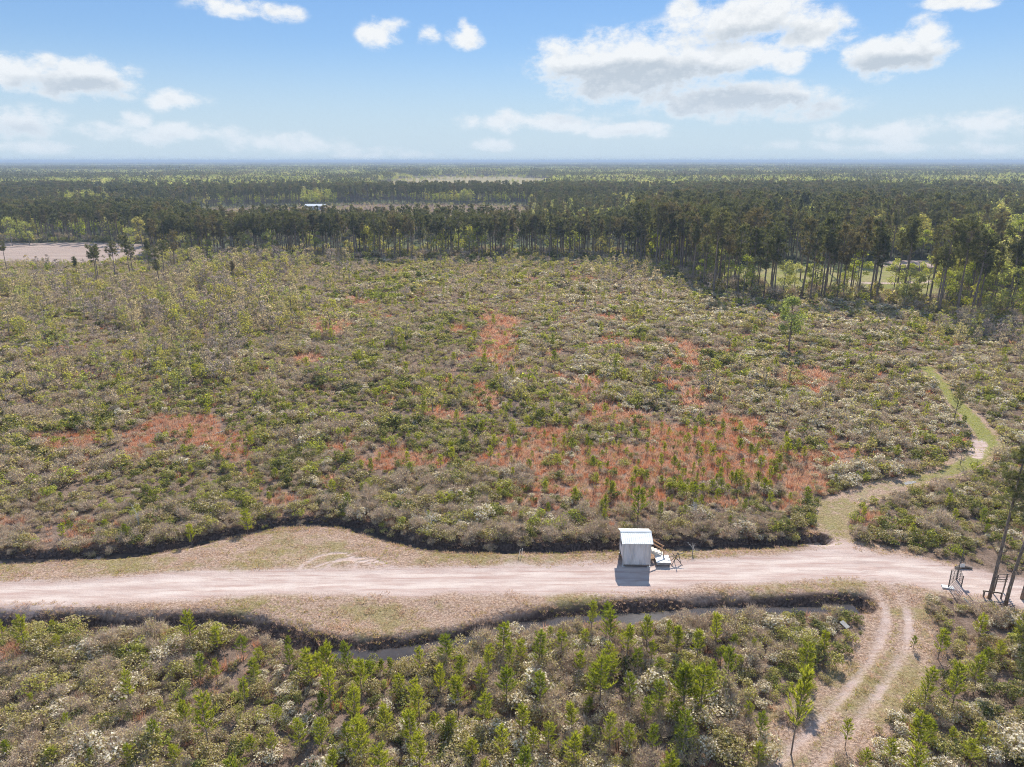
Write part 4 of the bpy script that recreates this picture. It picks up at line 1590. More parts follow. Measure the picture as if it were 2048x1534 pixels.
def place_trees():
    r = np.random.default_rng(14)
    pv, pfull = [], []
    for i in range(8):
        t, c = tall_pine(600 + i, 15.0, 0)
        pv.append({'trunk': t.mesh('pine_trunk', [M_BARK]), 'crown': c.mesh('pine_crown', [M_PINE])})
        pfull.append(merge(t, c).mesh('pine_tree', [M_BARK, M_PINE]))
    for i in range(6):
        t, c = tall_pine(640 + i, 15.0, 1)
        pfull.append(merge(t, c).mesh('pine_tree', [M_BARK, M_PINE]))
    hv, hfull = [], []
    for i in range(6):
        m = [M_HARD, M_HARD, M_LIME, M_HARD, M_HARD, M_OLIVE][i]
        t, c = hardwood(700 + i, 11.0, 3.1, 1200, 0.36)
        hv.append({'trunk': t.mesh('hardwood_trunk', [M_BARKG]), 'crown': c.mesh('hardwood_crown', [m])})
        hfull.append(merge(t, c).mesh('hardwood_tree', [M_BARKG, m]))
    for i in range(4):
        m = [M_HARD, M_HARD, M_LIME, M_OLIVE][i]
        t, c = hardwood(720 + i, 11.0, 3.3, 460, 0.62, sides=4)
        hfull.append(merge(t, c).mesh('hardwood_tree', [M_BARKG, m]))
    sv, sfull = [], []
    for i in range(6):
        m = [M_BUD, M_OLIVE, M_BUD, M_HARD, M_TWIG, M_TWIG][i]
        t, c = hardwood(740 + i, 5.0, 1.45, [420, 420, 300, 380, 240, 420][i], 0.23, 0.22, 1.0, 5, 0.05)
        sv.append({'trunk': t.mesh('sapling_trunk', [M_BARKG]), 'crown': c.mesh('sapling_crown', [m])})
        sfull.append(merge(t, c).mesh('sapling_tree', [M_BARKG, m]))

    pines, hards, saps = [], [], []      # x, y, scale
    # --- the pine belts at the edge of the clearing
    x, y = jitter(-330, 330, 150, 400, 2.9, 41)
    d = edge_dist(x, y)
    u, v, _ = project(np.stack([x, y, np.zeros_like(x)], -1))
    beyond = ~in_poly(x, y, EDGE_POLY)
    rnd = r.random(len(x))
    fld = in_poly(x, y, FIELD)
    b1 = beyond & (u > 300) & (u < 1290) & (d < np.where(u < 1080, 22, 26)) & (rnd < 0.66)
    b2 = beyond & (u >= 1270) & (d > 1.0) & (d < 17) & (rnd < np.where(u < 1720, 0.50, np.where(u < 1880, 0.27, 0.5)))
    for i in np.nonzero(b1)[0]:
        (hards if r.random() < 0.14 else pines).append((x[i], y[i], r.uniform(.84, 1.14)))
    for i in np.nonzero(b2)[0]:
        if r.random() < 0.30:
            hards.append((x[i], y[i], r.uniform(.35, 1.1)))
        else:
            pines.append((x[i], y[i], r.uniform(.95, 1.55)))
    # --- dense corner where the two belts meet, and the far side of the lawn
    x, y = jitter(-40, 420, 190, 420, 3.6, 42)
    d = edge_dist(x, y)
    u, v, _ = project(np.stack([x, y, np.zeros_like(x)], -1))
    beyond = ~in_poly(x, y, EDGE_POLY) & ~in_poly(x, y, LAWN) & ~in_poly(x, y, POND_BANK)
    rnd = r.random(len(x))
    ok = beyond & (u > 1270) & (d > 11) & (rnd < 0.62)
    for i in np.nonzero(ok)[0]:
        hz = (u[i] > 1930 and r.random() < 0.65) or r.random() < (0.75 if vnoise(x[i], y[i], 22, 88) > .62 else 0.10)
        (hards if hz else pines).append((x[i], y[i], r.uniform(.75, 1.4)))
    # --- a few pines standing on the lawn
    for (pu_, pv_) in ((1600, 560), (1660, 548), (1705, 575), (1530, 560), (1460, 560), (1885, 560), (1925, 556), (1745, 596), (1500, 540), (1420, 548)):
        g = G(pu_, pv_)
        pines.append((g[0], g[1], r.uniform(1.1, 1.4)))
    # --- behind the ploughed field and the left end
    x, y = jitter(-420, 0, 300, 420, 3.7, 43)
    u, v, _ = project(np.stack([x, y, np.zeros_like(x)], -1))
    rnd = r.random(len(x))
    d = edge_dist(x, y)
    ok = (u < 300) & ~in_poly(x, y, EDGE_POLY) & ~in_poly(x, y, FIELD) & (y > 326) & (rnd < 0.72) | (u < 400) & (u > 290) & ~in_poly(x, y, EDGE_POLY) & ~in_poly(x, y, FIELD) & (d > 22) & (rnd < .5)
    for i in np.nonzero(ok)[0]:
        (hards if r.random() < 0.2 else pines).append((x[i], y[i], r.uniform(.75, 1.1)))
    # --- scattered pines left in the clearing on the left
    for (ub, vb, s) in ((160, 577, .62), (200, 575, .85), (197, 582, .82), (233, 570, .85), (262, 560, .95), (268, 563, .8), (205, 600, .5), (15, 545, .7),
                        (55, 540, .42), (75, 541, .42), (95, 540, .45), (322, 585, .85), (472, 585, .6), (330, 560, .8), (400, 575, .5), (520, 570, .45),
                        (150, 620, .42), (206, 622, .42), (540, 792, .36), (548, 800, .32), (535, 805, .30), (318, 810, .34), (372, 770, .34), (430, 690, .36),
                        (348, 640, .4), (640, 620, .3), (280, 640, .35), (1000, 520, .7), (350, 540, .9), (300, 548, .75), (120, 555, .5)):
        g = G(ub, vb)
        (saps if s <= .5 else pines).append((g[0], g[1], s * (2.5 if s <= .5 else 1.0)))
    # --- hardwoods one can pick out
    for (ub, vb, s) in ((25, 492, 1.2), (60, 490, 1.0), (285, 492, 1.15), (262, 500, .9), (372, 522, .95), (1415, 515, 1.3), (1440, 520, 1.1),
                        (2020, 640, 1.15), (1985, 628, 1.0), (2060, 655, 1.1), (1962, 600, .8), (2040, 610, 1.2), (1385, 560, .6), (535, 562, .55), (1945, 575, 1.3), (1975, 590, 1.2), (2010, 585, 1.45), (2046, 575, 1.4), (1995, 560, 1.5), (2035, 628, 1.0),
                        (1930, 612, .8), (1950, 630, .75), (1405, 520, 1.35), (1432, 505, 1.4), (1300, 515, 1.1), (1550, 512, 1.2), (1890, 520, 1.4), (1830, 505, 1.4), (1955, 500, 1.5), (2040, 480, 1.6), (1700, 505, 1.3)):
        g = G(ub, vb)
        hards.append((g[0], g[1], s))
    # --- saplings in the clearing, thickest at the left
    x, y = jitter(-230, 200, 100, 300, 2.5, 44)
    u, v, _ = project(np.stack([x, y, np.zeros_like(x)], -1))
    z, q = height(x, y)
    dens = 0.95 * np.exp(-(np.maximum(u - 150, 0) / 340) ** 2) * sstep(v, 840, 640) + 0.5 * np.exp(-((u - 1330) / 130) ** 2 - ((v - 570) / 35) ** 2) + 0.03 \
        + 0.2 * np.exp(-((v - 535) / 14) ** 2) + 0.8 * np.exp(-((u - 1990) / 130) ** 2 - ((v - 675) / 50) ** 2)
    nz = fbm(x, y, 22, 303, 3)
    ok = in_poly(x, y, EDGE_POLY) & (r.random(len(x)) < dens * (0.3 + 1.6 * sstep(nz, .4, .62))) & (q['t2'] > 2.5)
    for i in np.nonzero(ok)[0]:
        saps.append((x[i], y[i], r.uniform(.45, 1.0) * (0.55 if u[i] < 310 and v[i] < 575 else (1.35 if u[i] < 700 and v[i] < 680 else 1.0))))
    for (ub, vb, s) in ((1375, 615, .9), (1290, 545, .9), (1920, 660, .9), (2000, 690, 1.0), (120, 860, .55), (1920, 930, .5), (2005, 905, .7), (1985, 935, .6)):
        g = G(ub, vb)
        saps.append((g[0], g[1], s))
    # --- mid-distance woods, tree by tree
    x, y = jitter(-720, 720, 330, 760, 4.0, 45)
    x, y = x, y
    u, v, _ = project(np.stack([x, y, np.zeros_like(x)], -1))
    ok = ~in_poly(x, y, EDGE_POLY) & ~in_poly(x, y, PLANT) & ~in_poly(x, y, FIELD) & ~in_poly(x, y, LAWN)
    ok &= ~((u > 300) & (u < 1270) & (edge_dist(x, y) < 95) & (y < 400))
    ok &= ~((u < 300) & (y < 420)) & ~((u > 1270) & (y < 420) & (x < 420))
    hz = np.zeros(len(x), bool)
    for P in HARD_ZONES:
        hz |= in_poly(x, y, P)
    nz = fbm(x, y, 48, 401, 3)
    ph = np.where(hz, 0.75, np.where(u > 1240, 0.10 + 0.85 * sstep(nz, .47, .57), 0.06 + 0.7 * sstep(nz, .51, .59)))
    for P in FAR_FIELDS:
        ok &= ~in_poly(x, y, P)
    ok &= r.random(len(x)) < 0.80
    for i in np.nonzero(ok)[0]:
        h = r.random() < ph[i]
        s = r.uniform(.70, 1.15) if y[i] > 560 else r.uniform(.55, .95)
        if u[i] > 1270:
            s = r.uniform(.85, 1.2)
        (hards if h else pines).append((x[i], y[i], s))
    # --- young regrowth in the far clearing
    x, y = jitter(-330, 60, 335, 640, 3.6, 46)
    u, v, _ = project(np.stack([x, y, np.zeros_like(x)], -1))
    ok = in_poly(x, y, PLANT) & (r.random(len(x)) < .5) | (u > 330) & (u < 1050) & (edge_dist(x, y) > 27) & (y < 420) & (y > 330) & (r.random(len(x)) < .5)
    reg = np.stack([x[ok], y[ok], r.uniform(.25, .62, ok.sum())], -1)

    def emit(lst, Hm, nind, var, full, nlod0, kind, labf, cat, group, rest_name, rest_label, far=330):
        A = np.array(lst)
        z, _ = height(A[:, 0], A[:, 1])
        P = np.stack([A[:, 0], A[:, 1], z - 0.1], -1)
        S = A[:, 2]
        n = len(P)
        vi = r.integers(0, nlod0, n)
        rz = r.uniform(0, 6.28, n)
        top, rest = split_top(P, S * Hm, nind)
        w = r.uniform(.85, 1.2, n) * np.where(S < .7, (S / .7) ** -.45, 1.0)
        SC = np.stack([S * w, S * w, S], -1)
        szs['s'] = S[top]
        copies(kind, var, P[top], rz[top], SC[top], vi[top], labf, cat, group)
        if len(rest):
            rot = np.stack([r.normal(0, .025, len(rest)), r.normal(0, .025, len(rest)), rz[rest]], -1)
            nl = len(full) - nlod0
            vr = np.where(P[rest][:, 1] < far, vi[rest], nlod0 + vi[rest] % nl if nl else vi[rest])
            stuff_instances(rest_name, full, P[rest], rot, SC[rest], vr, rest_label, cat)

    szs = {}

    def pine_label(a, b, i, z):
        u, v, _ = project(np.array([[a, b, 0.0]]))
        u, v = u[0], v[0]
        if in_poly(np.array([a]), np.array([b]), EDGE_POLY)[0]:
            return 'thin dark pine left standing in the scrub ' + ('at far left' if u < 130 else ('near the ploughed field' if u < 420 else 'of the clearing'))
        if in_poly(np.array([a]), np.array([b]), LAWN)[0]:
            return 'tall dark pine standing on the lawn'
        if u > 1270:
            row = ('front' if edge_dist(np.array([a]), np.array([b]))[0] < 5 else 'back')
            sz = 'very tall' if szs['s'][i] > 1.26 else 'tall'
            if u < 1420:
                return sz + ' dark pine in the ' + row + ' of the belt corner, ' + ('left side' if u < 1350 else 'right side')
            return sz + ' dark pine in the ' + row + ' row, right-hand belt, ' + ('left of the lone tree' if u < 1560 else ('before the lawn' if u < 1760 else ('before the pond' if u < 1900 else 'at its right end')))
        if u < 330:
            return 'dark pine at the edge of the ploughed field'
        return 'dark pine in the straight belt behind the clearing, ' + ('left part' if u < 640 else ('middle part' if u < 960 else 'right part'))

    def hard_label(a, b, i, z):
        u, v, _ = project(np.array([[a, b, 0.0]]))
        u, v = u[0], v[0]
        if u < 340:
            return 'light green broadleaf tree beside the ploughed field'
        if u < 1270:
            return 'light green broadleaf tree in the straight pine belt, ' + ('left part' if u < 640 else ('middle part' if u < 960 else 'right part'))
        sz = 'small' if szs['s'][i] < .62 else ('medium' if szs['s'][i] < .95 else 'large')
        row = 'front' if edge_dist(np.array([a]), np.array([b]))[0] < 8 else ('middle' if edge_dist(np.array([a]), np.array([b]))[0] < 25 else 'back')
        if u > 1930:
            return sz + ' broadleaf tree in fresh leaf, ' + row + ' of the right end of the belt'
        return sz + ' light green broadleaf tree, ' + row + ' row, ' + ('in the corner of the belts' if u < 1430 else ('left of the lawn' if u < 1560 else ('by the lawn' if u < 1760 else 'by the pond')))

    emit(pines, 15.0, 300, pv, pfull, 8, 'pine_tree', pine_label, 'pine tree', 'tall pines around the clearing', 'pine_forest',
         'dark pine woods stretching away behind the clearing')
    emit(hards, 11.0, 140, hv, hfull, 6, 'broadleaf_tree', hard_label, 'tree', 'broadleaf trees around the clearing', 'broadleaf_forest',
         'pale green broadleaf woods behind the clearing')
    emit(saps, 5.0, 260, sv, sfull, 6, 'sapling_tree', lambda a, b, i, z: ('tall' if szs['s'][i] > .75 else 'short') + ' slender pale sapling ' + z, 'sapling', 'saplings in the scrub',
         'sapling_thicket', 'small distant saplings scattered through the clearing')
    z = np.zeros(len(reg))
    P = np.stack([reg[:, 0], reg[:, 1], z], -1)
    S = reg[:, 2]
    k = r.random(len(reg)) < .85
    idx = np.where(k, r.integers(0, 6, len(reg)), 6 + r.integers(0, 6, len(reg)))
    SC = np.where(k[:, None], np.stack([S * 1.7, S * 1.7, S * 0.9], -1), np.stack([S * .8, S * .8, S * .32], -1))
    rot = np.stack([np.zeros(len(reg)), np.zeros(len(reg)), r.uniform(0, 6.28, len(reg))], -1)
    stuff_instances('young_plantation', sfull + pfull[8:14], P, rot, SC, idx, 'low brownish young plantation behind the pine belt', 'plantation')
    # undergrowth at the feet of the belts
    x, y = jitter(-330, 330, 150, 380, 2.3, 47)
    d = edge_dist(x, y)
    u, v, _ = project(np.stack([x, y, np.zeros_like(x)], -1))
    ok = ~in_poly(x, y, EDGE_POLY) & (d < np.where(u > 1900, 45, np.where(u > 1270, 14, 22))) & (u > 290) & (r.random(len(x)) < .75)
    ok |= ~in_poly(x, y, EDGE_POLY) & (u < 320) & (y > 324) & (y < 345) & (r.random(len(x)) < .5) & ~in_poly(x, y, FIELD)
    x, y = x[ok], y[ok]
    n = len(x)
    meshes = shrub_set('evergreen', 2, 1) + shrub_set('olive', 4, 1) + shrub_set('bare', 3, 1)
    S = r.uniform(1.0, 2.6, n)
    rot = np.stack([np.zeros(n), np.zeros(n), r.uniform(0, 6.28, n)], -1)
    stuff_instances('undergrowth', meshes, np.stack([x, y, np.zeros(n)], -1), rot, np.stack([S, S, S * r.uniform(.8, 1.5, n)], -1), r.integers(0, 9, n),
                    'shady undergrowth at the feet of the pine belts', 'undergrowth')

    # --- the far woods: stands of trees out to the horizon
    pst = [patch_mesh(800 + i, 'pine', 27, 25, 40) for i in range(4)] + [patch_mesh(810 + i, 'hard', 27, 25, 40) for i in range(4)]
    pfar = [patch_mesh(820 + i, 'pine', 110, 100, 16) for i in range(3)] + [patch_mesh(830 + i, 'hard', 110, 100, 16) for i in range(3)]
    PP, RR, SS, II = [], [], [], []
    for (y0, y1, step, base, nv, sc, cell, sd) in ((748, 3300, 26.0, 0, 4, 1.0, 190, 51), (3300, 9000, 104.0, 8, 3, 1.0, 500, 52), (9000, 21000, 215.0, 8, 3, 2.05, 1100, 53)):
        gx, gy = np.meshgrid(np.arange(-0.92 * y1, 0.92 * y1, step), np.arange(y0, y1, step))
        x, y = gx.ravel(), gy.ravel()
        k = np.abs(x) < y * 0.86 + 30
        x, y = x[k], y[k]
        ok = np.ones(len(x), bool)
        hz = np.zeros(len(x), bool)
        for P in FAR_FIELDS:
            ok &= ~in_poly(x, y, P)
        for P in HARD_ZONES:
            hz |= in_poly(x, y, P)
        u, v, _ = project(np.stack([x, y, np.zeros_like(x)], -1))
        # low ground before the far fields, so that they show over the belt
        ok &= ~((u > 745) & (u < 1105) & (y < 1150)) & ~((u > 112) & (u < 200) & (y < 950) & (y > 690))
        nz = fbm(x * 0.55, y, cell, 501, 4)
        hard = (hz | (nz > np.where(y > 1500, np.where(u < 1300, 0.43, 0.47), np.where(u < 1150, 0.50, 0.46)))) ^ (r.random(len(x)) < .12)
        clear = (fbm(x * 0.4, y, cell * 1.3, 502, 3) > 0.585) & (y > 1200)
        ok &= ~clear
        PP.append(np.stack([x, y, np.zeros_like(x)], -1)[ok])
        n = ok.sum()
        RR.append(np.stack([np.zeros(n), np.zeros(n), r.integers(0, 4, n) * pi / 2], -1))
        zz = r.uniform(.86, 1.12, n) * (0.9 + 0.3 * (fbm(x[ok], y[ok], cell, 503, 2) - .5))
        SS.append(np.stack([np.full(n, sc), np.full(n, sc), zz], -1))
        II.append(base + np.where(hard[ok], nv, 0) + r.integers(0, nv, n))
    stuff_instances('distant_forest', pst + pfar, np.concatenate(PP), np.concatenate(RR), np.concatenate(SS), np.concatenate(II),
                    'far mixed woods fading blue towards the horizon', 'forest')
    # low brush in front of the far hay field
    x, y = jitter(-260, 100, 690, 1160, 9.0, 54)
    u, v, _ = project(np.stack([x, y, np.zeros_like(x)], -1))
    ok = (u > 735) & (u < 1115) & (y > 755) & ~in_poly(x, y, FAR_FIELDS[0])
    x, y = x[ok], y[ok]
    n = len(x)
    S = np.clip((36 - y * 19.5 / 600) / 12 * 1.0, .15, .9) * r.uniform(.7, 1.0, n)
    rot = np.stack([np.zeros(n), np.zeros(n), r.uniform(0, 6.28, n)], -1)
    xx, yy = jitter(-330, 100, 1160, 1650, 24.0, 55)
    kk = in_poly(xx, yy, FAR_FIELDS[0]) & (fbm(xx, yy, 90, 56, 2) > .56)
    x, y, S = np.concatenate([x, xx[kk]]), np.concatenate([y, yy[kk]]), np.concatenate([S, r.uniform(.4, .9, kk.sum())])
    n = len(x)
    rot = np.stack([np.zeros(n), np.zeros(n), r.uniform(0, 6.28, n)], -1)
    stuff_instances('field_edge_thicket', hfull[6:10], np.stack([x, y, np.zeros(n)], -1), rot, np.stack([S * 1.3, S * 1.3, S], -1), r.integers(0, 4, n),
                    'low pale thicket between the pine belt and the hay field', 'thicket')
    return pv, hv


PINE_VAR, HARD_VAR = place_trees()

# ------------------------------------------------------------------ single trees one can point to


def ground_z(x, y):
    return float(height(np.array([x]), np.array([y]))[0][0])


def single_tree(name, tr, cr, loc, rz, label, cat, bark, leaf, tilt=(0, 0)):
    o = empty(name, (loc[0], loc[1], ground_z(*loc[:2]) - 0.08), rz)
    o.rotation_euler = (tilt[0], tilt[1], rz)
    link('trunk', tr.mesh(name + '_trunk', [bark], True), o)
    if cr is not None:
        link('crown', cr.mesh(name + '_crown', [leaf]), o)
    tag(o, label, cat)
    return o


t, c = hardwood(905, 10.8, 3.4, 3600, 0.30, 0.42, 1.0, 7, 0.20)
single_tree('broadleaf_tree', t, c, G(1577, 703), 0.4, 'lone slender tree in fresh green leaf standing in the scrub', 'tree', M_BARK, leaf_mat('lone_tree_leaf', (0.31, 0.345, 0.15), (0.42, 0.44, 0.21), None, .48, 50), (0, 0.05))


def road_pine(seed, H, R, cb):
    r = np.random.default_rng(seed)
    tr, cr = MB(), MB()
    zt = np.linspace(0, 1, 10)
    T = np.stack([0.16 * np.sin(zt * 5 + seed), 0.15 * zt ** 2 * H / 12, H * zt], -1)
    tr.tube(T, 0.125 * (1 - zt) ** 0.7 + 0.03, 9)
    for i in range(46):
        f = r.uniform(0, 1)
        zz = cb + (1 - cb) * f
        a = r.uniform(0, 2 * pi)
        rad = R * (0.95 - 0.62 * f) * r.uniform(0.5, 1.0)
        o = np.array([np.interp(zz - .02, zt, T[:, 0]), np.interp(zz - .02, zt, T[:, 1]), H * (zz - .02)])
        e = o + np.array([rad * cos(a), rad * sin(a), rad * r.uniform(-.1, .5)])
        tr.tube([o, o + (e - o) * np.array([.5, .5, .3]), e], [0.05, 0.03, 0.01], 4, cap=False)
        for k in range(5):
            cc = o + (e - o) * r.uniform(.45, 1.05) + r.normal(0, .22, 3)
            n = 42
            D = norm(rand_dirs(r, n, -.4) + np.array([cos(a) * .4, sin(a) * .4, .3]))
            cr.polys(spikes(r, cc + r.normal(0, .06, (n, 3)), D, .30 * r.uniform(.6, 1.2, n), .026), 3, 0)
    for i in range(9):
        zz = r.uniform(.12, cb)
        a = r.uniform(0, 2 * pi)
        o = np.array([np.interp(zz, zt, T[:, 0]), np.interp(zz, zt, T[:, 1]), H * zz])
        tr.tube([o, o + np.array([cos(a), sin(a), .1]) * r.uniform(.4, 1.2)], [0.025, 0.008], 4, cap=False)
    return tr, cr


M_PINEG = leaf_mat('grey_pine_needle', (0.11, 0.12, 0.06), (0.20, 0.20, 0.10), None, 0.35, 30, 0.02)
for (ub, vb, H, R, cb, sd, lab, tl) in ((1978, 1199, 14.3, 2.5, .60, 3, 'tall thin pine beside the gate, leftmost of the roadside pines', (0, -.02)),
                                        (2013, 1216, 14.6, 2.7, .58, 4, 'thick-trunked roadside pine leaning outward behind the rail fence', (0, .03)),
                                        (2046, 1200, 13.5, 2.6, .50, 5, 'pine at the right border of the picture by the road', (0, .02))):
    t, c = road_pine(sd, H, R, cb)
    single_tree('pine_tree', t, c, G(ub, vb), sd * 1.3, lab, 'pine tree', M_BARK, M_PINEG, tl)
t, c = road_pine(8, 8.5, 1.9, .22)
single_tree('pine_tree', t, c, G(2062, 1440), 1.0, 'bushy dark pine at the lower right border of the picture', 'pine tree', M_BARK, M_PINEG)
t, c = road_pine(9, 6.8, 1.7, .15)
single_tree('pine_tree', t, c, G(2050, 1330), 2.0, 'bushy dark pine below the rail fence at right', 'pine tree', M_BARK, M_PINEG)
t, c = young_pine(931, 5.6, 0)
single_tree('pine_tree', t, c, G(1907, 842), 0.0, 'thin dark pine standing beside the grass path', 'pine tree', M_BARK, M_PINEG, (0, .06))


def snag(seed, H, spread, name, loc, label):
    r = np.random.default_rng(seed)
    tr = MB()

    def grow(p, d, L, rad, lev):
        e = p + d * L
        m = p + d * L * .5 + r.normal(0, .05, 3) * L
        tr.tube([p, m, e], [rad, rad * .75, rad * .45], 4, cap=False)
        if lev == 0:
            return
        for k in range(4 if lev > 1 else 3):
            tt = r.uniform(.35, 1.0)
            dd = norm((d * .7 + rand_dirs(r, 1, -.2)[0] * spread)[None])[0]
            grow(p + d * L * tt, dd, L * r.uniform(.4, .62), rad * .5, lev - 1)
    grow(np.zeros(3), np.array([0.08, 0, 1.0]), H * .55, .05, 3)
    single_tree(name, tr, None, loc, 0, label, 'dead tree', M_SNAG, None)


snag(1, 3.4, 1.0, 'dead_tree', G(278, 1062), 'bleached leafless dead tree beyond the far ditch on the left')
snag(2, 3.0, .9, 'dead_tree', G(862, 1062), 'bleached leafless dead shrub beyond the far ditch near the middle')
snag(3, 2.6, 1.0, 'dead_tree', G(1388, 1040), 'bleached leafless dead shrub behind the cabin')
snag(4, 1.8, 1.1, 'dead_tree', G(1385, 1108), 'small bare grey bush beside the crossed-bar stand')
snag(5, 2.4, 1.0, 'dead_tree', G(1988, 1480), 'bleached dead branches in the scrub at lower right')

# ------------------------------------------------------------------ materials of the built things
M_ROOF = plain_mat('white_roof_metal', (0.74, 0.76, 0.75), (0.82, 0.83, 0.81), 1.2, 0.38, (1, 1, 1), 0, 0.0, spec=0.5)
M_SIDING = plain_mat('grey_siding_paint', (0.68, 0.635, 0.61), (0.88, 0.85, 0.83), 3.0, 0.7, (1, 1, .22), 0.05)
M_LUMBER = plain_mat('orange_lumber', (0.42, 0.24, 0.13), (0.55, 0.34, 0.20), 5, 0.8, (1, 1, 4), 0.1)
M_PALEWOOD = plain_mat('pale_new_wood', (0.66, 0.58, 0.47), (0.78, 0.71, 0.60), 5, 0.75, (4, 1, 1), 0.1)
M_PALEWOOD2 = plain_mat('dull_trim_paint', (0.62, 0.59, 0.56), (0.72, 0.69, 0.66), 4, 0.75, (1, 1, 3))
M_WHITE = plain_mat('white_painted_plank', (0.76, 0.78, 0.78), (0.84, 0.85, 0.84), 3, 0.6, (4, 1, 1), 0.05)
M_DARKMETAL = plain_mat('dull_steel', (0.11, 0.10, 0.092), (0.20, 0.175, 0.155), 8, 0.6, (1, 1, 1), 0.05, 0.3)
M_OLDWOOD = plain_mat('weathered_brown_wood', (0.16, 0.125, 0.10), (0.28, 0.23, 0.19), 6, 0.9, (4, 1, 1), 0.15)
M_PIPE = plain_mat('white_plastic_pipe', (0.74, 0.73, 0.68), (0.82, 0.81, 0.77), 4, 0.5)
M_SIGN = plain_mat('white_sign_panel', (0.78, 0.79, 0.78), (0.86, 0.86, 0.85), 3, 0.5)
M_TIN = plain_mat('dull_tin_sheet', (0.27, 0.26, 0.25), (0.36, 0.35, 0.34), 3, 0.7, (1, 1, 1), 0, 0.0)
M_CONC = plain_mat('pale_concrete', (0.55, 0.54, 0.52), (0.68, 0.67, 0.65), 4, 0.9)


